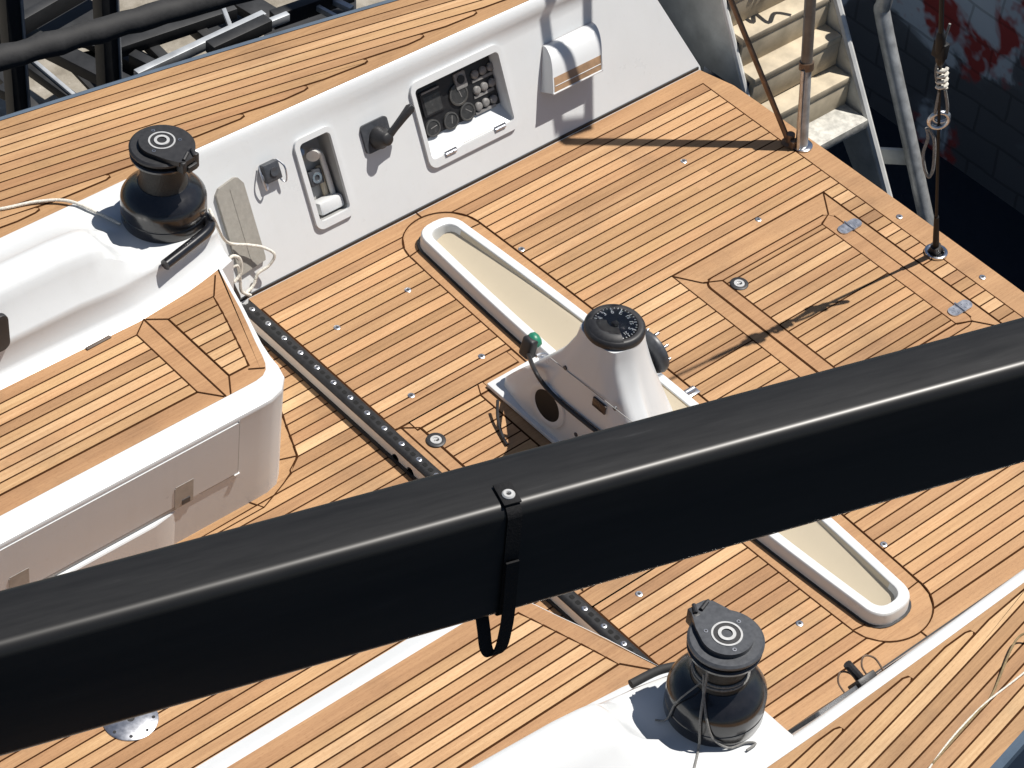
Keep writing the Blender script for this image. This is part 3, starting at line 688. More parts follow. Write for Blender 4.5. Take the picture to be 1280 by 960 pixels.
# ---- coamings: moulded backrest, hump, and the flat shelf of the winch
def coaming(side):
    T = lambda x, y, z: (x, y if side > 0 else my(y), z)
    bm = NB(); rows = []
    xs = [-3.0, -2.2, -1.6, -1.2, -1.0, -0.85, -0.75, -0.70, -0.66, -0.63, -0.60, -0.57, -0.54, -0.51, -0.48, -0.45, -0.42, -0.36, -0.30, -0.25, -0.215, -0.195, -0.185, -0.180]
    for x in xs:
        h = 1-sstep(-0.72, -0.47, x)                     # 1 on the hump, 0 on the shelf
        ry = 1-sstep(-0.66, -0.46, x)
        cy = interp([-3, -1.2, -0.45, -0.2, -0.17], [-0.128, -0.128, -0.098, -0.05, -0.02])(x)
        cz = interp([-3, -1.2, -0.85, -0.45, -0.2], [0.616, 0.612, 0.598, 0.545, 0.530])(x)
        zs = 0.553
        by = interp([-3, -1.2, -0.64, -0.4, -0.26, -0.17], [-0.196, -0.198, -0.203, -0.178, -0.148, -0.12])(x)
        rise = 0.155*h
        e = 1-0.0*x
        tz = cz+rise
        pr = [(by-0.004, ZB-0.006), (by+0.006, ZB+0.002), (by+0.028, ZB+0.005), (by+0.050, ZB+0.014), (by+0.062, ZB+0.030),
              (cy-0.016*h-0.004, cz-0.030), (cy-0.017*h-0.002, cz-0.010), (cy-0.013*h, cz+0.001), (cy+0.004*h+0.010, cz+0.010+0.022*h),
              (cy+0.030+0.012*h, zs+(cz+0.10-zs)*h), (cy+0.042+0.014*h, zs+(tz-0.028-zs)*h), (cy+0.056+0.016*h, zs+(tz-0.006-zs)*h), (cy+0.085+0.012*h, zs+(tz-zs)*h),
              (cy+0.15, zs+(tz+0.002-zs)*h), (cy+0.19, zs+(tz-0.014-zs)*h), (0.12, zs+0.135*h), (0.18, zs+0.070*h), (0.24, zs+0.030*h), (0.30, zs+0.010*h), (0.345, zs+0.002), (0.365, zs-0.002)]
        # roll the aft end down to the sole
        if x > -0.215:
            k = (x+0.215)/0.035; dz = 0.02*k*k
            pr = [(y, z-dz) for y, z in pr]
        rows.append([T(x, y, z) for y, z in pr])
    loft(bm, rows)
    # inboard face of the aft block, down to the sole, and the aft end
    low = [(T(x, interp([-0.45, -0.26, -0.17], [-0.185, -0.148, -0.12])(x)-0.004, ZB-0.006), T(x, interp([-0.45, -0.26, -0.17], [-0.185, -0.148, -0.12])(x)-0.004, ZF)) for x in (-0.42, -0.30, -0.25, -0.215, -0.195, -0.185, -0.18)]
    loft(bm, [list(q) for q in low])
    last = rows[-1]
    ring = [V(p) for p in last]; bot = [V((p[0]+0.004, p[1], ZF)) for p in last]
    loft(bm, [ring, bot]); 
    bmesh.ops.remove_doubles(bm, verts=bm.verts[:], dist=0.0004); fixn(bm)
    return ypart(link('coaming', bm, GEL, None, smooth=50))
coaming(1); coaming(-1)
def bar(pts, r, name, mat, par=None, n=12):
    bm = NB(); tube(bm, smooth_path(pts, 6), r, n, radii=None); o = link(name, bm, mat, None)
    return ypart(o)
bar([(-0.475, -0.118, 0.567), (-0.30, -0.078, 0.569), (-0.235, -0.055, 0.570), (-0.212, -0.020, 0.570), (-0.208, 0.03, 0.567)], 0.021, 'grab_rail', BLACK)
bar([(-0.46, my(-0.105), 0.565), (-0.36, my(-0.092), 0.568), (-0.30, my(-0.07), 0.568)], 0.015, 'grab_rail', RUBBER)
bar([(-0.255, my(-0.01), 0.566), (-0.20, my(0.07), 0.568), (-0.150, my(0.155), 0.566)], 0.014, 'grab_rail', BLACKM)

bm = NB(); c0, c1 = V((-1.3685, -0.1420, 0.6535)), V((-1.1673, -0.1420, 0.6617))
prism(bm, rrect(c1.x-c0.x+0.04, 0.16, 0.03, 5, (c0.x+c1.x)/2, 0.0), -0.008, 0.014); bmesh.ops.rotate(bm, verts=bm.verts[:], cent=((c0.x+c1.x)/2, 0, 0), matrix=Matrix.Rotation(PI/2, 3, 'X')); bmesh.ops.translate(bm, verts=bm.verts[:], vec=(0, -0.142, (c0.z+c1.z)/2)); fixn(bm)
ypart(link('switch_panel', bm, BLACKM, None, bevel=0.004))
h0, h1 = V((-0.8791, -0.2021, 0.4510)), V((-0.7753, -0.1988, 0.4510))
bm = NB(); box(bm, (h0+h1)/2+V((0, -0.004, 0.002)), ((h1-h0).length, 0.014, 0.006), Matrix.Rotation(math.atan2(h1.y-h0.y, h1.x-h0.x), 3, 'Z')); ypart(link('lid_hinge', bm, simple('hinge_brown', (0.10, 0.075, 0.06), 0.5), None, bevel=0.001))

# ================================================================== DECK HARDWARE
# ---- mainsheet traveller
tk = empty('traveller_track', (0, -0.02, -0.07), 'long black traveller track on a pale riser across the cockpit floor, studded with screws', 'traveller track')
TM = Matrix.Translation(V((0, -0.02, -0.07)))
def tpart(o, M=TM, p=tk): o.parent = p; o.matrix_parent_inverse = M.inverted(); return o
ya, yb = 0.035, -2.285
bm = NB()
prof = [(-0.029, -0.016), (-0.030, -0.009), (-0.024, -0.003), (-0.014, 0.0), (0.014, 0.0), (0.024, -0.003), (0.030, -0.009), (0.029, -0.016)]
loft(bm, [[(x, y, z) for x, z in prof] for y in (ya, yb)], closed=True, caps=True)
for k in range(23):
    for dy in (-0.034, -0.066):
        y = -0.1*k+dy
        if k < 22:
            pl = rrect(0.016, 0.020, 0.005, 4, 0.0, y); bm.faces.new([bm.verts.new((px, py, 0.0009)) for px, py in pl]).material_index = 1
fixn(bm)
tpart(link('rail', bm, [simple('track_black', (0.020, 0.020, 0.021), 0.48, 0.3, 0.25, 40), simple('slot_dark', (0.003, 0.003, 0.003), 0.9)], None))
bm = NB(); poly = []
ns = [(-0.90-0.085*k) for k in range(6)]
# riser with half-round drain notches at its foot
top = [(ya-0.02, -0.016), (yb+0.02, -0.016)]
outl = [(yb+0.02, ZF)]
for yn in sorted(ns):
    outl += [(yn-0.022, ZF)]+[(yn-0.022*math.cos(a*PI/8), ZF+0.030*math.sin(a*PI/8)) for a in range(1, 8)]+[(yn+0.022, ZF)]
outl += [(ya-0.02, ZF)]
pl = outl+top
fr = [bm.verts.new((-0.0265, y, z)) for y, z in pl]; bk = [bm.verts.new((0.024, y, z)) for y, z in pl]
bm.faces.new(fr); bm.faces.new(bk[::-1])
for k in range(len(pl)): bm.faces.new((fr[k], fr[(k+1) % len(pl)], bk[(k+1) % len(pl)], bk[k]))
fixn(bm); bmesh.ops.triangulate(bm, faces=[f for f in bm.faces if len(f.verts) > 4])
tpart(link('riser', bm, RISER, None, smooth=30))
bm = NB(); box(bm, (-0.033, (ya+yb)/2, ZF+0.0045), (0.012, abs(yb-ya)-0.03, 0.008)); tpart(link('foot_joint', bm, BLACKM, None))
bm = NB(); box(bm, (0.012, (ya+yb)/2, -0.035), (0.01, abs(yb-ya)-0.04, 0.036)); tpart(link('backing', bm, BLACKM, None))
for k in range(23):
    bm = NB(); lathe(bm, [(0.0115, -0.001), (0.0115, 0.001), (0.009, 0.0025), (0.0045, 0.0025), (0.004, 0.0008), (0, 0.0008)], (0, -0.1*k, 0), n=16, mis=[0, 0, 0, 0, 1])
    tpart(link('screw', bm, [STEELB, BLACKM], None))

# ---- winches
def winch(loc, yaw, label, bead):
    M = Matrix.Translation(V(loc)) @ Matrix.Rotation(yaw, 4, 'Z') @ Matrix.Diagonal((1.03, 1.03, 0.95, 1))
    w = empty('winch', label=label, cat='winch', group='sheet winches on the cockpit coamings', mat=M)
    bm = NB()
    lathe(bm, [(0, 0), (0.150, 0), (0.152, 0.008), (0.152, 0.046), (0.1500, 0.049), (0.1500, 0.053), (0.152, 0.056), (0.152, 0.100), (0.1495, 0.114), (0.142, 0.128), (0.128, 0.144), (0.110, 0.158), (0.097, 0.168), (0.090, 0.176), (0.05, 0.177)], n=64)
    link('base', bm, BLACK, w, smooth=28)
    bm = NB(); lathe(bm, [(0.090, 0.172), (0.083, 0.186), (0.080, 0.220), (0.081, 0.262), (0.087, 0.288), (0.094, 0.300), (0.05, 0.301)], n=56); link('drum', bm, DRUM, w, smooth=50)
    bm = NB()
    lathe(bm, [(0.05, 0.298), (0.104, 0.298), (0.112, 0.303), (0.113, 0.312), (0.107, 0.318), (0.092, 0.322), (0.05, 0.322)], n=64)
    link('lower_jaw', bm, BLACK, w, smooth=35)
    bm = NB()
    lathe(bm, [(0.05, 0.326), (0.094, 0.326), (0.108, 0.330), (0.115, 0.336), (0.115, 0.345), (0.108, 0.351), (0.05, 0.351)], n=64)
    link('upper_jaw', bm, GREYP if bead else BLACKM, w, smooth=35)
    # self-tailing arm: teardrop plate whose nose hooks over the jaws
    pts = []
    for k in range(25):
        a = math.radians(-20+220*k/24); pts.append((0.080*math.cos(a), 0.080*math.sin(a)))
    pts += [(-0.060, -0.080), (-0.040, -0.125), (-0.018, -0.140), (0.020, -0.140), (0.040, -0.125), (0.066, -0.065)]
    bm = NB(); prism(bm, pts, 0.350, 0.370); link('feeder_arm', bm, GREYP if bead else BLACKM, w, smooth=30, bevel=0.006)
    bm = NB()
    box(bm, (0.033, -0.118, 0.338), (0.024, 0.040, 0.066)); box(bm, (-0.026, -0.124, 0.342), (0.020, 0.034, 0.052)); box(bm, (0.008, -0.136, 0.326), (0.044, 0.022, 0.028))
    tube(bm, [(-0.022, -0.130, 0.372), (0.014, -0.112, 0.374)], 0.007, 8); tube(bm, [(0.020, -0.140, 0.372), (0.036, -0.108, 0.376)], 0.0065, 8)
    link('rope_jaw', bm, BLACKM, w, smooth=30, bevel=0.004)
    bm = NB()
    lathe(bm, [(0.047, 0.369), (0.047, 0.3725), (0.041, 0.3725), (0.041, 0.3705), (0.027, 0.3705), (0.027, 0.3745), (0.017, 0.3745), (0.015, 0.360), (0, 0.360)], n=48, mis=[0, 0, 0, 1, 0, 0, 1, 1])
    link('top_ring', bm, [RINGP, BLACKM], w, smooth=30)
    for a in (75, 200, 320):
        bm = NB(); r = 0.062; c = (r*math.cos(math.radians(a)), r*math.sin(math.radians(a)), 0)
        lathe(bm, [(0.0065, 0.3702), (0.0065, 0.3716), (0.0038, 0.3716), (0.0038, 0.3704), (0, 0.3704)], c, n=14, mis=[0, 0, 1, 1]); link('arm_screw', bm, [STEELB, BLACKM], w)
    return w
winch((-0.312, 0.115, 0.553), math.radians(8), 'black winch on the white shelf at the far coaming, nearer the wall of instruments', False)
winch((-0.312, my(0.115), 0.553), math.radians(172), 'black winch with rope tied round its drum on the near coaming', True)

# ---- compass pedestal
ped = empty('steering_pedestal', (0.58, CL, -0.012), 'white moulded steering pedestal with a black compass on top, in front of the wheel slot', 'steering pedestal')
PM = Matrix.Translation(V((0.58, CL, -0.012)))
def ppart(o): o.parent = ped; o.matrix_parent_inverse = PM.inverted(); return o
ZP = [-0.012, 0.006, 0.02, 0.04, 0.07, 0.10, 0.14, 0.18, 0.22, 0.26, 0.30, 0.34, 0.38, 0.42, 0.46, 0.50, 0.53, 0.552, 0.560]
HW = interp([-0.012, 0.02, 0.045, 0.13, 0.225, 0.31, 0.39, 0.50, 0.56], [0.452, 0.448, 0.430, 0.358, 0.288, 0.222, 0.158, 0.100, 0.09])
CR = interp([-0.012, 0.1, 0.2, 0.3, 0.4, 0.5, 0.56], [0.315, 0.270, 0.228, 0.188, 0.150, 0.120, 0.107])
XF = interp([-0.012, 0.20, 0.40, 0.56], [0.462, 0.466, 0.474, 0.485])
TH = interp([-0.012, 0.05, 0.2, 0.4, 0.56], [0.150, 0.140, 0.12, 0.10, 0.09])
XC = 0.592
def ped_ring(z, n=96):
    hw, cr, xf, th = HW(z), CR(z), XF(z), TH(z); cx = 0.545; r = []
    for k in range(n):
        a = 2*PI*k/n; c, s_ = math.cos(a), math.sin(a)
        # round column
        d = cx-XC; bq = d*c; disc = bq*bq-(d*d-cr*cr); rc = -bq+math.sqrt(max(0, disc))
        # thin wing across the boat
        ax = th/2; rs = 1/((abs(c)/ax)**5+(abs(s_)/hw)**5)**0.2
        q = (rc**8+rs**8)**0.125
        if c < -1e-6:
            q8 = (xf-cx)/c; q = 1/((1/q)**24+(1/q8)**24)**(1/24)
        r.append((cx+q*c, CL+q*s_, z))
    return r
bm = NB(); vs = loft(bm, [ped_ring(z) for z in ZP], closed=True); bm.faces.new(vs[-1]); fixn(bm)
ppart(link('body', bm, GEL, None, smooth=60))
bm = NB(); prism(bm, [(0.445, CL-0.475), (0.74, CL-0.475), (0.74, CL+0.475), (0.445, CL+0.475)], -0.0095, 0.010); fixn(bm)
ppart(link('base_flange', bm, GEL, None, bevel=0.006))
bm = NB(); tube(bm, smooth_path([V(p)+V((-0.0005, 0, 0)) for p in ((0.4730, -1.1467, 0.3506), (0.4710, -1.2521, 0.3574), (0.4690, -1.3730, 0.3654), (0.4670, -1.4924, 0.3733), (0.4650, -1.5852, 0.3811))], 5), 0.0016, 6); ppart(link('panel_seam', bm, GREYW, None))
cc = V((0.592, CL, 0.558))
bm = NB()
lathe(bm, [(0.106, -0.002), (0.110, 0.004), (0.110, 0.020), (0.104, 0.030), (0.096, 0.034), (0.083, 0.031), (0.081, 0.026)], cc, n=64)
comp = ppart(link('compass', bm, BLACKM, None, smooth=40))
def csub(o): o.parent = comp; return o
comp.matrix_parent_inverse = PM.inverted()
def cpart(o): o.parent = comp; return o
bm = NB(); lathe(bm, [(0.083, 0.027), (0.05, 0.027), (0, 0.027)], cc, n=48); cpart(link('compass_card', bm, simple('compass_glass', (0.008, 0.008, 0.009), 0.12, coat=0.6, rvar=0.03), None))
bm = NB()
for k in range(36):
    a = 2*PI*k/36; L = 0.006 if k % 3 else 0.012
    box(bm, (cc.x+(0.077-L/2)*math.cos(a), cc.y+(0.077-L/2)*math.sin(a), cc.z+0.0277), (L, 0.0026, 0.001), Matrix.Rotation(a, 3, 'Z'))
cpart(link('compass_ticks', bm, MARK, None))
def text(body, size, M, mat, parent, name):
    cu = bpy.data.curves.new(name, 'FONT'); cu.body = body; cu.size = size; cu.align_x = 'CENTER'; cu.align_y = 'CENTER'; cu.extrude = 0.0004
    t = bpy.data.objects.new(name+'_curve', cu); COL.objects.link(t)
    dg = bpy.context.evaluated_depsgraph_get(); me = bpy.data.meshes.new_from_object(t.evaluated_get(dg)); bpy.data.objects.remove(t)
    me.transform(M); me.materials.clear(); me.materials.append(mat); o = bpy.data.objects.new(name, me); COL.objects.link(o); o.parent = parent; return o
lead = math.radians(118)
for body, a in (('N', 0), ('3', 30), ('6', 60), ('E', 90), ('12', 120), ('15', 150), ('S', 180), ('21', 210), ('24', 240), ('W', 270), ('30', 300), ('33', 330)):
    t = lead-math.radians(a)
    M = Matrix.Translation(cc+V((0.056*math.cos(t), 0.056*math.sin(t), 0.0278))) @ Matrix.Rotation(t-PI/2, 4, 'Z')
    text(body, 0.025 if len(body) == 1 else 0.018, M, MARK, comp, 'compass_numeral')
bm = NB(); lathe(bm, [(0.0825, 0.0285), (0.078, 0.038), (0.064, 0.049), (0.040, 0.058), (0.018, 0.0615), (0, 0.062)], cc, n=48); cpart(link('compass_dome', bm, DOME, None, smooth=80))
bm = NB(); lathe(bm, [(0.014, 0.0275), (0.010, 0.034), (0, 0.037)], cc, n=20); cpart(link('compass_pivot', bm, BLACKM, None))
bm = NB()   # hood over the forward part of the card
rows = []
for k in range(13):
    a = math.radians(135+110*k/12); rows.append([(cc.x+r*math.cos(a), cc.y+r*math.sin(a), cc.z+h) for r, h in ((0.100, 0.032), (0.092, 0.041), (0.060, 0.046), (0.030, 0.041), (0.032, 0.036))])
loft(bm, rows, caps=False); fixn(bm); cpart(link('compass_hood', bm, BLACKM, None, smooth=50))
def front_disc(yc, zc, prof, name, mats, mis=None, xo=0.0):
    bm = NB(); ax = V((-1, 0, 0.03)).normalized()
    lathe(bm, prof, (XF(zc)+xo, yc, zc), ax, n=44, mis=mis); return ppart(link(name, bm, mats, None))
front_disc(*(-1.1684, 0.1334), [(0.092, -0.012), (0.092, 0.002), (0.088, 0.004), (0.070, 0.004), (0.066, 0.0015), (0.064, 0.0015), (0, 0.001)], 'speaker', [GEL, WIRE], [0, 0, 0, 0, 1, 1], -0.005)
bm = NB(); box(bm, (0.4660, -1.4194, 0.3279), (0.008, 0.066, 0.040), Matrix.Rotation(0.03, 3, 'Y')); ppart(link('small_display', bm, simple('display_brown', (0.045, 0.030, 0.026), 0.25), None, bevel=0.002))
for y, z in ((-1.2267, 0.3622), (-1.4891, 0.3667), (-1.3251, 0.1065)):
    bm = NB(); lathe(bm, [(0.009, -0.004), (0.009, 0.003), (0, 0.004)], (XF(z), y, z), (-1, 0, 0), n=14); ppart(link('screw', bm, GREYP, None))
# wheel hub on the aft face
HC = V((0.785, CL-0.012, 0.352))
bm = NB(); lathe(bm, [(0, -0.09), (0.04, -0.09), (0.045, -0.026), (0.062, -0.024), (0.084, -0.015), (0.090, 0.0), (0.086, 0.013), (0.062, 0.022), (0.03, 0.024), (0, 0.024)], HC, (1, 0, 0.14), n=48)
hub = ppart(link('wheel_hub', bm, GREYP, None, smooth=50))
for k in range(8):
    a = 2*PI*k/8; bm = NB(); c = HC+V((0.012, 0.072*math.cos(a), 0.072*math.sin(a)))
    cyl(bm, c, 0.006, 0.018, (1, 0, 0.14), 12); o = link('hub_bolt', bm, STEEL, None); o.parent = hub

# remote with its cable, clipped to the port shoulder of the pedestal
rm = empty('handheld_remote', (0.47, CL+0.40, 0.07), 'small black and green remote on a black cable clipped to the pedestal', 'remote control')
RMi = Matrix.Translation(V((0.47, CL+0.40, 0.07))).inverted()
def rpart(o): o.parent = rm; o.matrix_parent_inverse = RMi; return o
ctr = V((0.5868, -0.9300, 0.1793))
bm = NB(); box(bm, ctr+V((-0.012, 0, 0)), (0.045, 0.055, 0.085), Matrix.Rotation(0.25, 3, 'Y')); rpart(link('case', bm, BLACKM, None, bevel=0.012, seg=3))
bm = NB(); lathe(bm, [(0.0, -0.02), (0.029, -0.02), (0.032, 0.0), (0.026, 0.014), (0.012, 0.020), (0, 0.020)], ctr+V((0.018, 0, 0.020)), (0.8, -0.3, 0.5), n=28); rpart(link('button_cap', bm, GREEN, None, smooth=50))
bm = NB(); tube(bm, smooth_path([ctr+V((0.0, -0.03, -0.03)), ctr+V((0.035, -0.03, -0.04)), ctr+V((0.06, -0.05, -0.07))], 5), 0.007, 8); box(bm, ctr+V((0.055, -0.03, -0.085)), (0.035, 0.04, 0.03)); rpart(link('clip', bm, STEELB, None, smooth=40))
bm = NB(); tube(bm, smooth_path([ctr+V((-0.012, 0.005, -0.03)), V((0.4580, -1.0869, 0.2527)), V((0.4550, -1.1464, 0.2238)), V((0.4550, -1.2357, 0.2087)), V((0.4550, -1.3655, 0.2104)), V((0.4540, -1.4810, 0.2189)), V((0.4530, -1.6605, 0.2365))], 8), 0.0085, 10); rpart(link('cable', bm, BLACKM, None))
bm = NB(); tube(bm, smooth_path([V((0.3921, -0.9776, 0.0500)), V((0.3533, -1.0256, 0.0200)), V((0.3192, -1.0941, 0.0000)), V((0.3051, -1.1376, -0.0020))], 8), 0.006, 8); rpart(link('cable', bm, BLACKM, None))

# ---- cockpit wall fittings (things in the frame of the wall)
def wthing(name, x, s, label, cat, side=1, group=None): return empty(name, label=label, cat=cat, group=group, mat=wframe(x, s, side))
# instrument box
ib = wthing('instrument_box', 1.214, 0.31, 'white framed recess with black instrument panel, gauges and rows of switches in the far wall', 'instrument panel')
bm = NB()
O = rrect(0.470, 0.366, 0.040, 6); I = rrect(0.432, 0.300, 0.018, 6, 0, 0.003)
ring_prism(bm, O, I, -0.004, 0.014); link('frame', bm, GEL, ib, bevel=0.004)
bm = NB(); dz = -0.062
Ib = rrect(0.432, 0.300, 0.018, 6, 0, 0.003)
a = [bm.verts.new((x, y, -0.003)) for x, y in Ib]; b_ = [bm.verts.new((x, y if y > -0.05 else -0.085, dz)) for x, y in Ib]
for k in range(len(Ib)): bm.faces.new((a[k], b_[k], b_[(k+1) % len(Ib)], a[(k+1) % len(Ib)]))
bm.faces.new(b_); fixn(bm)
link('recess', bm, GEL, ib, smooth=50)
bm = NB(); prism(bm, [(-0.213, -0.078), (0.213, -0.078), (0.213, 0.150), (-0.213, 0.150)], dz+0.002, dz+0.008); link('instrument_board', bm, PANEL, ib)
zb = dz+0.008
bm = NB(); lathe(bm, [(0.036, 0.0), (0.036, 0.008), (0.030, 0.009), (0.029, 0.006), (0, 0.006)], (-0.1364, -0.0475, zb), n=32, mis=[0, 0, 0, 1]); box(bm, (-0.1310, -0.0439, zb+0.0065), (0.0324, 0.003, 0.001), Matrix.Rotation(3.25, 3, 'Z'), 2); link('gauge', bm, [GAUGEF, GLASSD, KEYS], ib)
bm = NB(); lathe(bm, [(0.036, 0.0), (0.036, 0.008), (0.030, 0.009), (0.029, 0.006), (0, 0.006)], (-0.0439, -0.0525, zb), n=32, mis=[0, 0, 0, 1]); box(bm, (-0.0385, -0.0489, zb+0.0065), (0.0324, 0.003, 0.001), Matrix.Rotation(4.45, 3, 'Z'), 2); link('gauge', bm, [GAUGEF, GLASSD, KEYS], ib)
bm = NB(); lathe(bm, [(0.038, 0.0), (0.038, 0.008), (0.032, 0.009), (0.030, 0.006), (0, 0.006)], (0.0442, -0.0490, zb), n=32, mis=[0, 0, 0, 1]); box(bm, (0.0499, -0.0452, zb+0.0065), (0.0342, 0.003, 0.001), Matrix.Rotation(5.55, 3, 'Z'), 2); link('gauge', bm, [GAUGEF, GLASSD, KEYS], ib)
bm = NB(); lathe(bm, [(0.046, 0.0), (0.046, 0.008), (0.039, 0.009), (0.037, 0.006), (0, 0.006)], (0.0230, 0.0343, zb), n=32, mis=[0, 0, 0, 1]); box(bm, (0.0299, 0.0389, zb+0.0065), (0.0414, 0.003, 0.001), Matrix.Rotation(4.95, 3, 'Z'), 2); link('gauge', bm, [GAUGEF, GLASSD, KEYS], ib)
bm = NB(); prism(bm, rrect(0.105, 0.105, 0.008, 4, -0.1083, 0.0576), zb, zb+0.008, 0); prism(bm, rrect(0.082, 0.075, 0.004, 3, -0.1083, 0.0496), zb+0.008, zb+0.009, 1); box(bm, (-0.1083, 0.1036, zb+0.009), (0.09, 0.007, 0.002), None, 2); link('display', bm, [PANEL, GLASSD, KEYS], ib)
bm = NB(); prism(bm, rrect(0.056, 0.068, 0.006, 4, 0.0472, 0.0862), zb, zb+0.010, 0); lathe(bm, [(0.018, 0.010), (0.018, 0.014), (0, 0.014)], (0.0472, 0.0902, zb), n=20, mi=1); link('rocker_switch', bm, [KEYS, PANEL], ib)
bm = NB(); lathe(bm, [(0.018, 0.0), (0.018, 0.007), (0.015, 0.011), (0.007, 0.012), (0, 0.012)], (0.1231, 0.0809, zb), n=20); link('push_button', bm, KEYS, ib, smooth=50)
bm = NB(); lathe(bm, [(0.018, 0.0), (0.018, 0.007), (0.015, 0.011), (0.007, 0.012), (0, 0.012)], (0.1648, 0.0820, zb), n=20); link('push_button', bm, KEYS, ib, smooth=50)
bm = NB(); lathe(bm, [(0.018, 0.0), (0.018, 0.007), (0.015, 0.011), (0.007, 0.012), (0, 0.012)], (0.2064, 0.0820, zb), n=20); link('push_button', bm, KEYS, ib, smooth=50)
bm = NB(); prism(bm, [(0.1031, 0.0501), (0.2120, 0.0488), (0.2120, 0.0608), (0.1031, 0.0621)], zb, zb+0.004); link('label_strip', bm, KEYS, ib)
bm = NB(); lathe(bm, [(0.018, 0.0), (0.018, 0.007), (0.015, 0.011), (0.007, 0.012), (0, 0.012)], (0.1145, 0.0155, zb), n=20); link('push_button', bm, KEYS, ib, smooth=50)
bm = NB(); lathe(bm, [(0.018, 0.0), (0.018, 0.007), (0.015, 0.011), (0.007, 0.012), (0, 0.012)], (0.1533, 0.0170, zb), n=20); link('push_button', bm, KEYS, ib, smooth=50)
bm = NB(); lathe(bm, [(0.018, 0.0), (0.018, 0.007), (0.015, 0.011), (0.007, 0.012), (0, 0.012)], (0.1931, 0.0189, zb), n=20); link('push_button', bm, KEYS, ib, smooth=50)
bm = NB(); prism(bm, [(0.0944, -0.0154), (0.1987, -0.0144), (0.1987, -0.0024), (0.0944, -0.0034)], zb, zb+0.004); link('label_strip', bm, KEYS, ib)
bm = NB(); lathe(bm, [(0.018, 0.0), (0.018, 0.007), (0.015, 0.011), (0.007, 0.012), (0, 0.012)], (0.1035, -0.0499, zb), n=20); link('push_button', bm, KEYS, ib, smooth=50)
bm = NB(); lathe(bm, [(0.018, 0.0), (0.018, 0.007), (0.015, 0.011), (0.007, 0.012), (0, 0.012)], (0.1418, -0.0476, zb), n=20); link('push_button', bm, KEYS, ib, smooth=50)
bm = NB(); lathe(bm, [(0.018, 0.0), (0.018, 0.007), (0.015, 0.011), (0.007, 0.012), (0, 0.012)], (0.1824, -0.0488, zb), n=20); link('push_button', bm, KEYS, ib, smooth=50)
bm = NB(); prism(bm, [(0.0834, -0.0809), (0.1880, -0.0822), (0.1880, -0.0702), (0.0834, -0.0689)], zb, zb+0.004); link('label_strip', bm, KEYS, ib)
for x in (-0.125, 0.135):
    bm = NB()
    for dx in (-0.018, 0, 0.018): tube(bm, [(x+dx-0.008, -0.150, 0.016), (x+dx+0.008, -0.150, 0.016)], 0.006, 8)
    box(bm, (x, -0.145, 0.0145), (0.062, 0.02, 0.003)); link('hinge', bm, STEELB, ib)
bm = NB(); box(bm, (0.02, -0.137, 0.0142), (0.16, 0.003, 0.0012)); link('lid_gap', bm, GREYW, ib)
# shower box
sb = wthing('shower_box', 0.4985, 0.30, 'narrow white framed recess with shower head and hose fittings in the far wall', 'shower box')
bm = NB(); O = rrect(0.186, 0.378, 0.034, 6, -0.002, -0.002); I = rrect(0.148, 0.326, 0.020, 6, 0.0, 0.002)
ring_prism(bm, O, I, -0.004, 0.014); link('frame', bm, GEL, sb, bevel=0.004)
bm = NB(); a = [bm.verts.new((x, y, -0.003)) for x, y in I]; b_ = [bm.verts.new((x*0.98, y*0.98, -0.085)) for x, y in I]
for k in range(len(I)): bm.faces.new((a[k], b_[k], b_[(k+1) % len(I)], a[(k+1) % len(I)]))
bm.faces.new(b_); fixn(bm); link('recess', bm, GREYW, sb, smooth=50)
bm = NB(); box(bm, (0.012, -0.125, -0.045), (0.115, 0.055, 0.07)); link('tray', bm, GEL, sb, bevel=0.012)
bm = NB(); box(bm, (0.0, -0.01, -0.065), (0.062, 0.062, 0.03)); lathe(bm, [(0.022, -0.05), (0.022, -0.046), (0.012, -0.046), (0.010, -0.055), (0, -0.055)], (0, -0.01, 0), n=20, mi=1); link('mixer_plate', bm, [GREYP, STEEL], sb, bevel=0.004)
bm = NB(); lathe(bm, [(0, -0.03), (0.016, -0.03), (0.019, -0.012), (0.014, 0.004), (0, 0.006)], (-0.042, 0.115, -0.04), n=18); link('tap_knob', bm, BLUEK, sb)
bm = NB(); tube(bm, smooth_path([(0.052, -0.10, -0.05), (0.048, 0.02, -0.05), (0.040, 0.075, -0.045), (0.015, 0.10, -0.04)], 6), 0.012, 10); lathe(bm, [(0, -0.01), (0.02, -0.01), (0.026, 0.02), (0, 0.024)], (0.01, 0.09, -0.045), (-0.6, -0.3, 0.7), n=20); link('shower_hose', bm, ALUL, sb, smooth=50)
bm = NB(); box(bm, (0.032, -0.04, -0.07), (0.022, 0.13, 0.02)); link('hose_guide', bm, CREAM, sb, bevel=0.006)
# engine control lever
th = wthing('throttle_lever', 0.778, 0.363, 'dark grey engine control lever on a square plate on the far white wall', 'throttle lever')
bm = NB(); prism(bm, rrect(0.130, 0.118, 0.016, 5), 0.0, 0.012); link('mounting_plate', bm, GREYP, th, bevel=0.003)
bm = NB(); lathe(bm, [(0.046, 0.010), (0.044, 0.03), (0.032, 0.048), (0.026, 0.075), (0.020, 0.080), (0, 0.081)], (0.004, -0.012, 0), n=32); link('hub', bm, BLACKM, th, smooth=45)
LA = V((0.010, -0.008, 0.066)); LB = V((0.1323, 0.0808, 0.1050))
bm = NB(); dv = (LB-LA); 
rows = []
for k, (t, w, h) in enumerate(((0, 0.020, 0.012), (0.3, 0.018, 0.012), (0.6, 0.020, 0.013), (0.92, 0.024, 0.015), (1.0, 0.016, 0.010))):
    c = LA+dv*t; q = dv.normalized().to_track_quat('Z', 'Y'); rows.append([c+q @ V((x, y, 0)) for x, y in rrect(w*1.5, h*1.8, 0.006, 3)])
loft(bm, rows, closed=True, caps=True); fixn(bm); link('lever', bm, BLACKM, th, smooth=45)
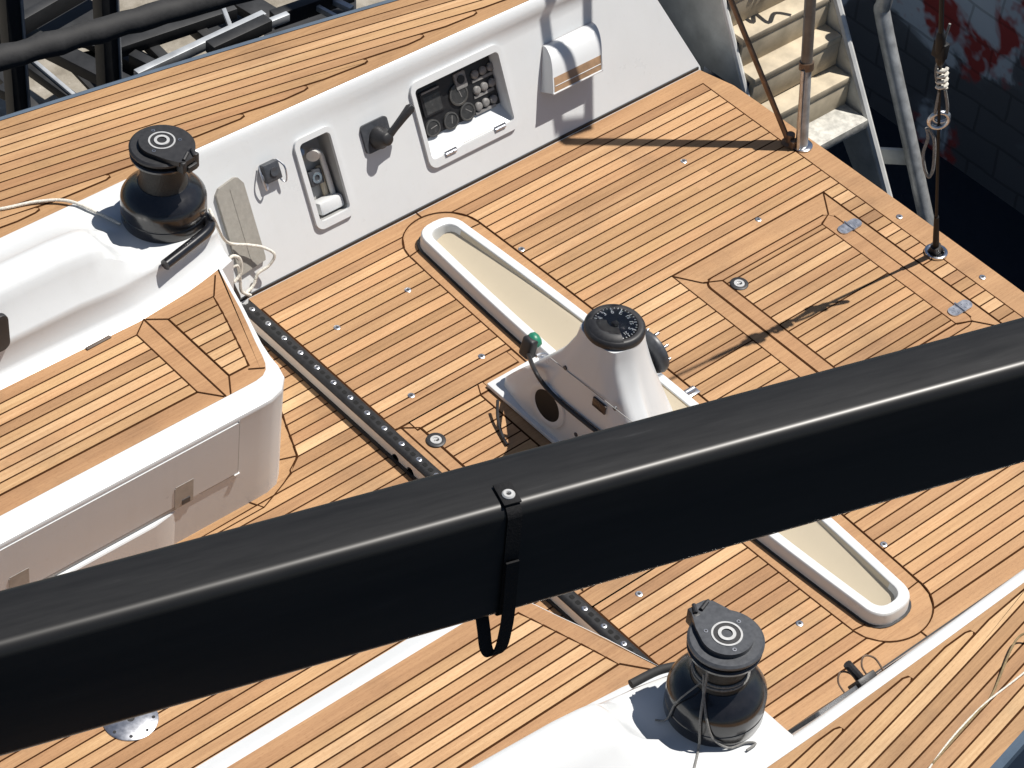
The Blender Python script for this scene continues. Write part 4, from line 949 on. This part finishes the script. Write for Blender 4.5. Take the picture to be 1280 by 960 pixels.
# beige vent panel and small terminal block, on both walls
vt = wthing('vent_panel', 0.083, 0.275, 'tall beige mesh panel on the far white wall beside the coaming', 'vent panel')
pts = [(-0.064, -0.185), (0.060, -0.170), (0.064, -0.155), (0.064, 0.150), (0.045, 0.180), (0.030, 0.184), (-0.045, 0.170), (-0.064, 0.150)]
bm = NB(); prism(bm, pts, 0.0, 0.016); link('mesh_face', bm, BEIGE, vt, bevel=0.006)
bm = NB(); box(bm, (0, 0, 0.0165), (0.004, 0.30, 0.002)); link('seam', bm, BEIGE, vt)
def block(side, label):
    bk = wthing('terminal_block', 0.272, 0.42, label, 'terminal block', side)
    bm = NB(); box(bm, (0, 0, 0.017), (0.072, 0.075, 0.034)); lathe(bm, [(0.018, 0.034), (0.018, 0.040), (0.010, 0.040), (0, 0.036)], (0.004, 0, 0), n=18); link('case', bm, GREYP, bk, bevel=0.005)
    for x in (-0.04, 0.04):
        bm = NB(); tube(bm, smooth_path([(x, 0.035, 0.01), (x*1.35, 0.0, 0.035), (x*1.2, -0.055, 0.03), (x*0.8, -0.045, 0.02), (x*0.9, 0.0, 0.012)], 6), 0.0035, 8); link('wire_loop', bm, STEELB, bk)
    return bk
block(1, 'dark grey terminal block with two wire loops on the far wall beside the beige panel')
bs = wthing('terminal_block', 0.272, 0.40, 'black lever and wire loops standing on the edge of the near wall', 'terminal block', -1)
bm = NB(); box(bm, (0, 0, 0.012), (0.075, 0.075, 0.024)); tube(bm, [(0, 0, 0.02), (0.03, 0.03, 0.085)], 0.015, 10); link('case', bm, BLACKM, bs, bevel=0.003)
for x in (-0.06, 0.05):
    bm = NB(); tube(bm, smooth_path([(x-0.03, 0.0, 0.0), (x-0.03, 0.0, 0.05), (x, 0.0, 0.075), (x+0.03, 0.0, 0.05), (x+0.03, 0.0, 0.0)], 6), 0.0035, 8); link('wire_loop', bm, BRONZE, bs)
nt_ = wthing('vent_panel', 0.12, 0.30, 'dark grey strip along the near wall edge beside the winch shelf', 'vent panel', -1)
bm = NB(); prism(bm, rrect(0.20, 0.30, 0.02, 4), 0.0, 0.014); link('mesh_face', bm, GREYP, nt_, bevel=0.005)
# white half-round hood
hd = wthing('storage_hood', 1.795, 0.290, 'white rounded hood with a tan lower panel on the far wall near the stern', 'hood')
bm = NB(); prof = []
for k in range(11):
    a = math.radians(90*k/10); prof.append((0.105-0.120*(1-math.cos(a)), 0.004+0.070*math.sin(a)))
prof += [(-0.045, 0.079), (-0.074, 0.081)]
def hx(x, s): return x+0.34*(s-0.105)
L0, L1 = -0.135, 0.135
nn = 12
oc = [[(hx(x, s), s, d) for s, d in prof] for x in (L0, L1)]
vs = loft(bm, oc)
for row in vs:
    x = row[0].co.x
for x, sg in ((L0, 1), (L1, -1)):
    f = [bm.verts.new((hx(x, s), s, d)) for s, d in prof]+[bm.verts.new((hx(x, -0.074), -0.074, 0.0))]
    bm.faces.new(f)
fixn(bm); link('cover', bm, GEL, hd, smooth=30)
bm = NB(); loft(bm, [[(hx(x, s), s, d+0.001) for s, d in prof[-3:]] for x in (L0+0.006, L1-0.006)])
r = bmesh.ops.extrude_face_region(bm, geom=bm.faces[:]); bmesh.ops.translate(bm, vec=(0, 0, -0.006), verts=[v for v in r['geom'] if isinstance(v, bmesh.types.BMVert)]); fixn(bm)
link('tan_panel', bm, TANB, hd, smooth=20)
bm = NB(); tube(bm, [(hx(L0, -0.075), -0.075, 0.081), (hx(L1, -0.075), -0.075, 0.081)], 0.0045, 8)
tube(bm, [(hx(L0+.01, -0.048), -0.048, 0.0805), (hx(L1-.01, -0.048), -0.048, 0.0805)], 0.0018, 6); link('lip', bm, GEL, hd)

# ================================================================== RIGGING
# ---- boom
BZ = 3.1
P0 = V((-1.9189, -3.4220, 3.0600))
ba = math.radians(-17.4); bd = V((math.cos(ba), math.sin(ba), 0)); bn = V((-bd.y, bd.x, 0))
BW, BH = 0.160, 0.336
def boom_prof(w, h, r, n=6):
    pts = []
    for sx, sy, a0 in ((1, 1, 0), (-1, 1, 90), (-1, -1, 180), (1, -1, 270)):
        for k in range(n+1):
            a = math.radians(a0+90*k/n); pts.append((sx*(w/2-r)+r*math.cos(a), sy*(h/2-r)+r*math.sin(a)))
    out = []
    for x, y in pts:      # sides slightly bellied
        out.append((x*(1+0.05*(1-(2*y/h)**2)), y*(1+0.008*(1-(2*x/w)**2))))
    return out
# axis: the bright near upper corner passes through P0
axc = P0+bn*(BW/2-0.012)+V((0, 0, -(BH/2-0.012)))
Mb = Matrix((bd, bn, V((0, 0, 1)))).transposed().to_4x4(); Mb.translation = axc
boom = empty('boom', label='thick black boom crossing the whole cockpit from lower left to upper right', cat='boom', mat=Mb)
bm = NB(); pf = boom_prof(BW, BH, 0.027, 8)
loft(bm, [[(x, y, z) for y, z in pf] for x in (-4.6, -2, -1, 0, 1, 2, 2.9)], closed=True, caps=True); fixn(bm)
link('spar', bm, BOOM, boom, smooth=60)
bm = NB(); loft(bm, [[(x, y*1.06, z*1.04) for y, z in pf] for x in (2.86, 3.02)], closed=True, caps=True); fixn(bm); link('end_cap', bm, BLACKM, boom, smooth=50)
# webbing strap round the boom
st = empty('webbing_strap', label='black webbing strap with a bolt looped round the boom and hanging below it', cat='strap', mat=Mb)
bm = NB(); q = [(-0.040, BH/2*1.02+0.001)]+[(y*1.035+math.copysign(0.002, y), z*1.02) for y, z in boom_prof(BW, BH, 0.027, 8)][9:27]
w = 0.0165
rows = []
dx = lambda z: 0.012*(z/BH)
ys = q[:]
rows = [[(0.0-w+0.0, y, z) for y, z in ys], [(0.0+w, y, z) for y, z in ys]]
loft(bm, rows)
fixn(bm); link('band', bm, WEB, st, smooth=60)
bm = NB()
def ribbon(bm, path, w):
    rows = []
    for p in path: rows.append([V(p)+V((-w, 0, 0)), V(p)+V((w, 0, 0))])
    loft(bm, rows)
lp = smooth_path([(0.000, -BW/2-0.011, 0.02), (0.001, -BW/2-0.012, -BH/2+0.03), (0.000, -BW/2-0.008, -BH/2-0.04), (-0.005, -BW/2-0.004, -BH/2-0.095), (-0.020, -BW/2, -BH/2-0.116), (-0.035, -BW/2+0.004, -BH/2-0.095), (-0.041, -BW/2+0.012, -BH/2-0.04), (-0.042, -BW/2+0.03, -BH/2+0.004)], 6)
rows = []
for p in lp:
    rows.append([V(p)+V((-0.0145, 0.0, 0)), V(p)+V((-0.0145, -0.005, 0)), V(p)+V((0.0145, -0.005, 0)), V(p)+V((0.0145, 0.0, 0))])
loft(bm, rows, closed=True, caps=True); fixn(bm); link('hanging_loop', bm, WEB, st, smooth=40)
bm = NB(); box(bm, (0.0, -0.040, BH/2+0.006), (0.040, 0.062, 0.005)); link('patch', bm, WEB, st, bevel=0.002)
bm = NB(); lathe(bm, [(0.014, 0.007), (0.014, 0.011), (0.011, 0.014), (0.006, 0.014), (0.0045, 0.011), (0, 0.011)], (0.0, -0.046, BH/2), n=22, mis=[0, 0, 0, 0, 1]); link('bolt', bm, [RINGP, BLACKM], st)

# ---- backstay with its lashing
bsd = V((-0.297, -0.058, 1.0)); bb = V((2.38, -1.362, -0.01))
bs_ = empty('backstay', bb, 'thin black backstay wire rising from a ring on the stern edge', 'backstay')
BM = Matrix.Translation(bb)
def bsp(o): o.parent = bs_; o.matrix_parent_inverse = BM.inverted(); return o
bm = NB(); lathe(bm, [(0.026, 0.0), (0.046, 0.0), (0.048, 0.004), (0.047, 0.011), (0.040, 0.015), (0.031, 0.012), (0.026, 0.004)], bb, n=40); bsp(link('deck_ring', bm, STEEL, None, smooth=50))
bm = NB(); lathe(bm, [(0.030, 0.003), (0, 0.003)], bb, n=30); tube(bm, [bb+V((0, 0, 0.0)), bb+bsd*0.05], 0.022, 12); tube(bm, smooth_path([bb+V((-0.03, 0.02, 0.0)), bb+V((-0.01, 0.0, 0.05)), bb+V((0.03, -0.02, 0.0))], 5), 0.007, 8); bsp(link('chainplate', bm, BLACKM, None, smooth=50))
bm = NB(); tube(bm, [bb+bsd*t for t in (0.02, 0.24)], 0.011, 12, radii=[0.014, 0.010]); tube(bm, [bb+bsd*t for t in (0.24, 0.8)], 0.0065, 10); tube(bm, [bb+bsd*t for t in (0.8, 1.26, 1.30, 1.5, 1.54, 6.0)], 0.006, 10, radii=[0.0065, 0.0065, 0.010, 0.010, 0.006, 0.006]); bsp(link('wire', bm, WIRE, None))
lr = V((2.1331, -1.4102, 0.8212)); e1 = V((0.78, -0.62, 0.1)).normalized(); e2 = V((0, 0, 1))
bm = NB(); tube(bm, [lr+(e1*math.cos(2*PI*k/24)+e2*math.sin(2*PI*k/24))*0.036 for k in range(24)], 0.009, 10, closed=True); tube(bm, [lr+V((0.01, 0, 0.01))+(e1*math.cos(2*PI*k/24)+e2*math.sin(2*PI*k/24)*0.8)*0.030 for k in range(24)], 0.007, 8, closed=True); bsp(link('lashing_ring', bm, STEELB, None, smooth=60))
lc0, lc1 = V((2.0452, -1.4274, 1.1174)), V((2.0812, -1.4204, 0.9962))
bm = NB(); tube(bm, [lc1+(lc0-lc1)*(k/40)+(e1*math.cos(2*PI*k/10)+V((0.4, 0.5, 0))*math.sin(2*PI*k/10))*0.018+e1*0.008 for k in range(41)], 0.0075, 8); bsp(link('wound_cord', bm, ROPEW, None, smooth=60))
bm = NB(); tube(bm, smooth_path([lc1, lc1+(lr-lc1)*0.5-e1*0.01, lr-e1*0.02+V((0, 0, 0.03))], 4), 0.006, 8); tube(bm, smooth_path([lc1+e1*0.02, lc1+(lr-lc1)*0.5+e1*0.03, lr+e1*0.025+V((0, 0, 0.03))], 4), 0.006, 8); tube(bm, smooth_path([lc0+V((0, 0, 0.2)), lc0-e1*0.015, lc1], 4), 0.005, 8); bsp(link('cord', bm, ROPEG, None, smooth=60))
bm = NB(); tube(bm, smooth_path([V((2.1096, -1.3867, 0.7790)), V((2.1297, -1.4068, 0.7362)), V((2.1402, -1.4173, 0.6680)), V((2.1464, -1.4235, 0.5826)), V((2.1401, -1.4172, 0.5459)), V((2.1253, -1.4024, 0.5789)), V((2.1118, -1.3889, 0.6552)), V((2.1151, -1.3922, 0.7336)), V((2.1055, -1.3825, 0.7782))], 6), 0.0065, 8); bsp(link('cord_loop', bm, ROPEG, None, smooth=60))

bm = NB(); tube(bm, [bb+bsd*t for t in (1.14, 1.17, 1.22, 1.30, 1.33)], 0.02, 14, radii=[0.008, 0.018, 0.020, 0.018, 0.008]); box(bm, bb+bsd*1.23, (0.03, 0.055, 0.07)); bsp(link('block', bm, WIRE, None, bevel=0.004))

# ---- radar pole with its brace at the port quarter
pl = empty('radar_pole', (2.41, -0.53, -0.01), 'tall steel pole on the stern corner, with a thin brown brace and rope-tied foot', 'pole')
PLM = Matrix.Translation(V((2.41, -0.53, -0.01)))
def plp(o): o.parent = pl; o.matrix_parent_inverse = PLM.inverted(); return o
f0 = V((2.425, -0.560, -0.010))
bm = NB(); lathe(bm, [(0, 0), (0.046, 0), (0.046, 0.005), (0.040, 0.008), (0.022, 0.009), (0.020, 0.03)], f0, n=32); plp(link('foot_plate', bm, STEEL, None, smooth=40))
k0 = V((2.4481, -0.4937, 0.3503))
bm = NB(); tube(bm, [f0, f0+(k0-f0)*0.5, k0], 0.023, 16, radii=[0.026, 0.024, 0.022]); plp(link('lower_tube', bm, GALV, None))
bm = NB(); tube(bm, [k0+(k0-f0)*-0.03, k0+(k0-f0)*0.06], 0.031, 16); plp(link('collar', bm, BRONZE, None))
k1 = V((2.4667, -0.4400, 0.6423)); ktop = V((2.5498, -0.2012, 1.9400))
bm = NB(); tube(bm, [k0, k1, ktop], 0.024, 16); plp(link('upper_tube', bm, simple('weathered_tube', (0.15, 0.135, 0.12), 0.4, 0.4, 0.3, 14), None))
b0 = V((2.392, -0.520, -0.008)); bdv = V((-0.27, 0.445, 1.0))
bm = NB(); tube(bm, [b0, b0+bdv*0.6, b0+bdv*1.0], 0.012, 12); plp(link('brace', bm, BRONZE, None))
bm = NB(); lathe(bm, [(0, 0), (0.034, 0), (0.034, 0.006), (0.020, 0.012), (0.018, 0.05), (0, 0.05)], b0, n=24); box(bm, b0+V((0.0, -0.03, 0.02)), (0.05, 0.02, 0.035)); plp(link('brace_foot', bm, BRONZE, None, smooth=40))
bm = NB(); tube(bm, [V((2.5132, -0.1522, 1.9200)), V((2.2905, 0.2946, 1.9200))], 0.024, 14); plp(link('arm', bm, STEEL, None))
bm = NB(); tube(bm, [V((2.6832, -0.1784, 1.9200)), V((2.5874, 0.2385, 1.9200))], 0.024, 14); plp(link('arm', bm, STEEL, None))
bm = NB(); tube(bm, [ktop, V((2.5132, -0.1522, 1.9200)), V((2.6832, -0.1784, 1.9200))], 0.024, 14); plp(link('arm', bm, STEEL, None))
bm = NB(); o_ = V((-0.034, -0.012, 0)); tube(bm, [f0+o_, k0+o_*0.9], 0.009, 12); tube(bm, [f0-o_*0.9, k0-o_*0.8], 0.007, 10); plp(link('side_tube', bm, STEELB, None))

# ================================================================== ROPES
def rope(pts, r, label, mat, name='rope', cat='rope', group=None, n=10, seg=8):
    bm = NB(); tube(bm, smooth_path(pts, seg), r, n)
    o = link(name, bm, mat); tag(o, label, cat, group); return o
rope([V((-1.0808, 0.6326, 0.5570)), V((-0.8933, 0.5587, 0.5570)), V((-0.7667, 0.4922, 0.5570)), V((-0.6428, 0.4457, 0.5600)), V((-0.5515, 0.3749, 0.5660)), V((-0.5039, 0.2568, 0.5660)), V((-0.4722, 0.1623, 0.5620))], 0.006, 'thin pale rope lying over the far side deck and running to the winch', ROPEW)
rope([V((-0.1924, -0.0012, 0.6000)), V((-0.1991, -0.0389, 0.5800)), V((-0.0202, 0.1324, 0.2590)), V((0.0697, 0.1172, 0.2061)), V((0.1208, 0.0944, 0.1830)), V((0.1563, 0.0657, 0.1479)), V((0.1302, 0.0662, 0.1042)), V((0.0846, 0.0765, 0.0801)), V((0.0594, 0.0685, 0.0418)), V((0.0197, 0.0614, 0.0275))], 0.006, 'thin white rope hanging in a loop from the coaming over the beige panel', ROPEW)
rope([V((-0.0669, 0.0701, 0.2238)), V((-0.0384, 0.0681, 0.2422)), V((-0.0077, 0.0644, 0.2123)), V((-0.0095, 0.0573, 0.1534)), V((-0.0455, 0.0547, 0.1258)), V((-0.0500, 0.0683, 0.1755)), V((-0.0200, 0.0631, 0.1874)), V((-0.0120, 0.0592, 0.1125)), V((-0.0087, 0.0538, 0.0570)), V((0.0279, 0.0470, 0.0211))], 0.0065, 'coiled white rope in the corner between coaming and far wall', ROPEW)
rope([V((-0.0653, 0.1079, 0.1876)), V((-0.0626, 0.0768, 0.1477)), V((-0.0494, 0.0598, 0.0914)), V((-0.0311, 0.0544, 0.0358))], 0.016, 'short black hose in the corner beside the bench end', BLACKM, 'hose', 'hose')
# lines tied round the near winch
wc = V((-0.312, my(0.115), 0.553))
wr = empty('winch_line', wc, 'grey line wound round the near winch drum and led down off the coaming', 'rope')
WM = Matrix.Translation(wc).inverted()
def wrp(o): o.parent = wr; o.matrix_parent_inverse = WM; return o
for h, rr in ((0.190, 0.0875), (0.203, 0.086)):
    bm = NB(); tube(bm, [wc+V((rr*math.cos(2*PI*k/40), rr*math.sin(2*PI*k/40), h)) for k in range(40)], 0.0048, 8, closed=True); wrp(link('turn', bm, ROPEG, None))
def wpt(ang, r, h): a = math.radians(ang); return wc+V((r*math.cos(a), r*math.sin(a), h))
for pts, r in (([(196, 0.098, 0.27), (200, 0.115, 0.21), (206, 0.160, 0.135), (209, 0.166, 0.06), (211, 0.178, 0.006), (213, 0.30, 0.008), (214, 0.55, 0.012)], 0.0042),
               ([(190, 0.098, 0.25), (200, 0.118, 0.19), (214, 0.160, 0.12), (224, 0.163, 0.05), (242, 0.168, 0.010), (262, 0.166, 0.008), (270, 0.186, 0.008), (258, 0.192, 0.008)], 0.0040),
               ([(188, 0.100, 0.21), (180, 0.125, 0.178), (172, 0.160, 0.12), (164, 0.166, 0.02), (158, 0.195, 0.006)], 0.0030)):
    bm = NB(); tube(bm, smooth_path([wpt(*p) for p in pts], 6), r, 8); wrp(link('tail', bm, ROPEG, None))
# pale lines on the near side deck
rope([V((0.6940, -3.2169, 0.6000)), V((0.6312, -3.1889, 0.5800)), V((0.4223, -3.2801, 0.5530)), V((0.3329, -3.2997, 0.5530)), V((0.2297, -3.3193, 0.5530)), V((0.0680, -3.3504, 0.5530))], 0.0038, 'tarnished thin line lying on the near side deck', simple('ochre_rope', (0.22, 0.16, 0.08), 0.8, 0, 0.3, 100))
rope([V((0.6455, -3.2835, 0.5600)), V((0.4971, -3.2871, 0.5550)), V((0.3642, -3.2917, 0.5530)), V((0.1934, -3.3188, 0.5530)), V((0.0423, -3.3575, 0.5530))], 0.0032, 'pale thin line lying on the near side deck outboard of the ochre one', ROPEW)

# ================================================================== SURROUNDINGS
def struct(o): o['kind'] = 'structure'; return o
bm = NB(); bm.faces.new([bm.verts.new(p) for p in ((-400, -400, -1.5), (400, -400, -1.5), (400, 400, -1.5), (-400, 400, -1.5))]); struct(link('water', bm, WATER, smooth=0))
# quay beside the port side: concrete slab on which the steel frame stands
bm = NB(); box(bm, (-1.0, 8.3, -1.75), (14, 12.4, 1.5)); struct(link('quay_floor', bm, CONC))
# quay wall behind the stern
bm = NB(); box(bm, (4.75, -1.5, -0.75), (0.7, 15, 2.5)); o = link('quay_wall', bm, BRICK); tag(o, 'dark brick quay wall with flaking pale and red paint behind the stern', 'wall')
# boarding steps
stp = empty('boarding_steps', (2.9, 0.0, -0.6), 'grey metal boarding steps with pale wooden treads beyond the stern corner', 'steps')
SM = Matrix.Translation(V((2.9, 0.0, -0.6))).inverted()
def stpp(o): o.parent = stp; o.matrix_parent_inverse = SM; return o
def stringer(x, th, yz, mat):
    bm = NB(); a = [bm.verts.new((x-th/2, y, z)) for y, z in yz]; b = [bm.verts.new((x+th/2, y, z)) for y, z in yz]; n = len(yz)
    bm.faces.new(a); bm.faces.new(b[::-1])
    for k in range(n): bm.faces.new((a[k], a[(k+1) % n], b[(k+1) % n], b[k]))
    fixn(bm); return stpp(link('stringer', bm, mat, None, bevel=0.004))
# front edges of the two stringers
feL = lambda y: 0.206+1.78*(y-0.163)
feR = lambda y: 0.047+1.62*(y-0.0154)
stringer(2.64, 0.03, [(-0.30, feL(-0.30)), (1.3, feL(1.3)), (1.62, feL(1.3)), (0.35, -0.75), (-0.05, -0.75)], ALU)
stringer(3.215, 0.035, [(-0.52, feR(-0.52)), (1.3, feR(1.3)), (1.62, feR(1.3)), (0.36, -0.60), (-0.16, -0.60), (-0.36, feR(-0.52)-0.02)], ALU)
bm = NB(); tube(bm, [(3.212, -0.522, feR(-0.52)-0.004), (3.212, 1.3, feR(1.3)+0.006)], 0.020, 8); tube(bm, [(2.632, -0.25, feL(-0.25)), (2.632, 1.3, feL(1.3)+0.01)], 0.014, 8); stpp(link('bright_edge', bm, ALUL, None))
bm = NB(); box(bm, (3.20, -0.47, feR(-0.52)-0.05), (0.13, 0.13, 0.05)); stpp(link('foot', bm, ALUL, None, bevel=0.006))
for k, (y, z) in enumerate(((-0.160, -0.255), (-0.066, -0.085), (0.030, 0.070), (0.125, 0.235), (0.22, 0.40), (0.32, 0.57))):
    bm = NB(); box(bm, (2.922, y+0.085, z-0.018), (0.54, 0.17, 0.036)); stpp(link('tread', bm, STEPW, None, bevel=0.005))
    bm = NB(); box(bm, (2.922, y+0.016, z-0.100), (0.535, 0.028, 0.126)); stpp(link('riser', bm, STEPW, None, bevel=0.003))
bm = NB(); box(bm, (2.925, -0.175, -0.425), (0.53, 0.24, 0.03)); box(bm, (2.925, -0.293, -0.435), (0.53, 0.012, 0.05)); stpp(link('platform', bm, CHECK, None, bevel=0.004))
hr = empty('handrail', (3.4, -0.6, -1.0), 'bent galvanised handrail tube with a flat bracket beside the boarding steps', 'handrail')
HM = Matrix.Translation(V((3.4, -0.6, -1.0))).inverted()
def hrp(o): o.parent = hr; o.matrix_parent_inverse = HM; return o
r0, r1 = V((3.4000, -0.6471, -1.0464)), V((3.4000, -0.0979, -0.0283)); rd = (r1-r0)
bm = NB(); tube(bm, smooth_path([r0-rd*0.3, r0, r0+rd*0.5, r1-rd*0.04, r1+V((0, -0.005, 0.07)), r1+V((0, -0.03, 0.5))], 6), 0.036, 16); hrp(link('tube', bm, GALV, None))
q0, q1 = V((3.2500, -0.2652, -0.6631)), V((3.4000, -0.4155, -0.6506))
bm = NB(); d = (q1-q0); M3 = d.to_track_quat('X', 'Z').to_matrix(); box(bm, (q0+q1)/2, (d.length, 0.02, 0.085), M3); cyl(bm, q0+V((0.0, -0.02, 0.0)), 0.014, 0.01, (0, -1, 0), 12); hrp(link('bracket', bm, ALU, None, bevel=0.004))
rope([V((2.78, 0.16, 0.30)), V((2.80, 0.12, 0.24)), V((2.85, 0.14, 0.26)), V((2.83, 0.08, 0.20)), V((2.90, 0.12, 0.24)), V((2.88, 0.04, 0.19)), V((2.96, 0.07, 0.21)), V((3.0, 0.02, 0.19))], 0.010, 'tangle of brown rope on the upper boarding steps', ROPEB, seg=6)
# steel frame of the pontoon on the port side
fr = empty('pontoon_frame', (0.3, 1.7, -1.0), 'dark steel frame of posts and beams standing over the concrete beyond the far deck edge', 'frame')
FM = Matrix.Translation(V((0.3, 1.7, -1.0))).inverted()
def frp(o): o.parent = fr; o.matrix_parent_inverse = FM; return o
DARKS = simple('dark_steel', (0.028, 0.029, 0.031), 0.55, 0.3, 0.35, 9, bump=0.2)
PALES = simple('pale_edge', (0.42, 0.44, 0.46), 0.45, 0.4, 0.25, 9)
def beam(a, b, w, h, mat, name):
    a, b = V(a), V(b); d = b-a; M3 = d.to_track_quat('X', 'Z').to_matrix(); bm = NB(); box(bm, (a+b)/2, (d.length, w, h), M3); return frp(link(name, bm, mat, None, bevel=0.003))
beam((0.1114, 1.7865, -1.0), (0.1114, 1.7865, 1.30), 0.068, 0.068, DARKS, 'post'); beam((0.1488, 1.7491, -1.0), (0.1488, 1.7491, 1.30), 0.012, 0.012, PALES, 'bright_edge')  # pale strip stands in for the sunlit edge of the post
beam((0.4829, 1.6504, -1.0), (0.4829, 1.6504, 1.30), 0.072, 0.072, DARKS, 'post'); beam((0.5225, 1.6108, -1.0), (0.5225, 1.6108, 1.30), 0.012, 0.012, PALES, 'bright_edge')  # second post, its sunlit edge likewise put in as pale colour
beam((0.3559, 2.3619, -0.3500), (1.1233, 2.4822, -0.3500), 0.050, 0.090, DARKS, 'beam')
beam((0.5476, 2.4853, -0.4500), (0.9256, 1.0833, -0.4500), 0.090, 0.060, DARKS, 'beam')
beam((0.4465, 2.2575, -0.4500), (0.4929, 1.7717, -0.4500), 0.045, 0.050, DARKS, 'beam')
beam((0.4705, 2.2277, -0.4200), (0.4782, 1.8389, -0.4200), 0.020, 0.020, PALES, 'bright_edge')
beam((0.7883, 2.6817, -0.5500), (1.0105, 1.7202, -0.5500), 0.100, 0.060, DARKS, 'beam')
beam((0.7887, 2.0708, -0.4000), (1.3944, 1.9956, -0.4000), 0.100, 0.060, DARKS, 'beam')
beam((0.8410, 1.9934, -0.4200), (0.8996, 1.7737, -0.4200), 0.050, 0.050, DARKS, 'beam')
beam((0.9758, 2.1236, -0.4500), (0.9500, 1.7842, -0.4500), 0.050, 0.050, DARKS, 'beam')
beam((1.2078, 2.1389, -0.4500), (1.2059, 1.8333, -0.4500), 0.050, 0.060, DARKS, 'beam')
beam((0.5799, 1.5815, -0.1500), (1.2734, 1.5986, -0.1500), 0.035, 0.050, PALES, 'beam')
beam((0.9168, 1.5139, -0.1200), (1.2354, 1.5201, -0.1200), 0.060, 0.060, DARKS, 'beam')
beam((1.2273, 1.8585, -0.2000), (1.0851, 1.5339, -0.2000), 0.020, 0.020, PALES, 'strut')
beam((1.5291, 2.1766, -0.5000), (1.5712, 1.8983, -0.5000), 0.120, 0.050, DARKS, 'beam')
beam((1.4055, 1.7130, -0.3000), (1.8248, 1.6672, -0.3000), 0.050, 0.080, DARKS, 'beam')
beam((1.1873, 1.6004, -0.2000), (1.3992, 1.5896, -0.2000), 0.030, 0.040, PALES, 'strut')
beam((1.6120, 1.7467, -0.3000), (1.6510, 1.5351, -0.3000), 0.020, 0.030, PALES, 'strut')
beam((1.7035, 1.7176, -0.3000), (1.7425, 1.5639, -0.3000), 0.030, 0.030, PALES, 'strut')
beam((0.1655, 2.0042, -0.3000), (0.2079, 1.8851, -0.3000), 0.050, 0.050, DARKS, 'beam')
beam((0.3489, 2.3371, -0.5000), (0.3331, 1.9999, -0.5000), 0.050, 0.050, DARKS, 'beam')
bm = NB(); prism(bm, [(0.753, 2.774), (0.960, 2.626), (0.998, 2.313), (0.796, 2.212), (0.647, 2.371), (0.640, 2.617)], -0.500, -0.480); fixn(bm); frp(link('plate', bm, DARKS, None))
bm = NB(); prism(bm, [(0.693, 2.353), (0.925, 2.278), (0.982, 2.047), (0.760, 1.981), (0.667, 2.063)], -0.600, -0.580); fixn(bm); frp(link('plate', bm, DARKS, None))
bm = NB(); prism(bm, [(1.457, 2.467), (1.766, 2.244), (1.556, 2.090), (1.372, 2.059), (1.359, 2.309)], -0.620, -0.600); fixn(bm); frp(link('plate', bm, DARKS, None))
bm = NB(); prism(bm, [(1.677, 2.127), (2.163, 2.047), (2.026, 1.875), (1.530, 1.934)], -0.650, -0.630); fixn(bm); frp(link('plate', bm, DARKS, None))
pp = empty('padded_rail', V((-0.2287, 1.3145, 0.5000)), 'thick black padded rail running along the far side of the yacht', 'rail')
bm = NB(); a, b = V((-0.4368, 1.3299, 0.5000)), V((0.8776, 1.0811, 0.5000))
path = [a+(b-a)*(k/24)+V((0, 0, 0.004*math.sin(k*2.1))) for k in range(-12, 37)]
tube(bm, path, 0.050, 18, radii=[0.050+0.0025*math.sin(k*1.7)+0.001*math.sin(k*4.1) for k in range(len(path))]); o = link('foam_sleeve', bm, RUBBER, None); o.parent = pp; o.matrix_parent_inverse = Matrix.Translation(pp.location).inverted()

# ================================================================== LIGHT, CAMERA
SUN = V((0.46, -0.125, 1.0)).normalized()          # towards the sun
el = math.asin(SUN.z); az = math.atan2(SUN.x, SUN.y)
W = bpy.data.worlds.new('World'); S.world = W; W.use_nodes = True; nt = W.node_tree
bg = nt.nodes['Background']; sky = nt.nodes.new('ShaderNodeTexSky'); sky.sky_type = 'NISHITA'; sky.sun_disc = False
sky.sun_elevation = el; sky.sun_rotation = az; sky.air_density = 1.0; sky.dust_density = 0.6; sky.ozone_density = 1.0
nt.links.new(sky.outputs[0], bg.inputs[0]); bg.inputs[1].default_value = 0.05
L = bpy.data.lights.new('sun', 'SUN'); L.energy = 5.0; L.angle = math.radians(0.53); L.color = (1.0, 0.955, 0.89)
lo = bpy.data.objects.new('sun', L); COL.objects.link(lo); lo.rotation_euler = SUN.to_track_quat('Z', 'Y').to_euler(); lo.location = (3, -3, 12)
cam = bpy.data.cameras.new('camera'); co = bpy.data.objects.new('camera', cam); COL.objects.link(co); S.camera = co
cam.sensor_width = 36.0; cam.lens = 96.774; co.matrix_world = Matrix(((0.7539, 0.4227, -0.5029, -4.6505), (-0.6537, 0.5591, -0.5100, -6.1585), (0.0656, 0.7132, 0.6979, 7.1835), (0.0000, 0.0000, 0.0000, 1.0000)))
cam.clip_start = 0.1; cam.clip_end = 2000
S.render.resolution_x = 1024; S.render.resolution_y = 768
S.view_settings.view_transform = 'Standard'; S.view_settings.look = 'None'; S.view_settings.gamma = 1.0; S.view_settings.use_curve_mapping = False
S.view_settings.exposure = 0.25
S.render.engine = 'CYCLES'
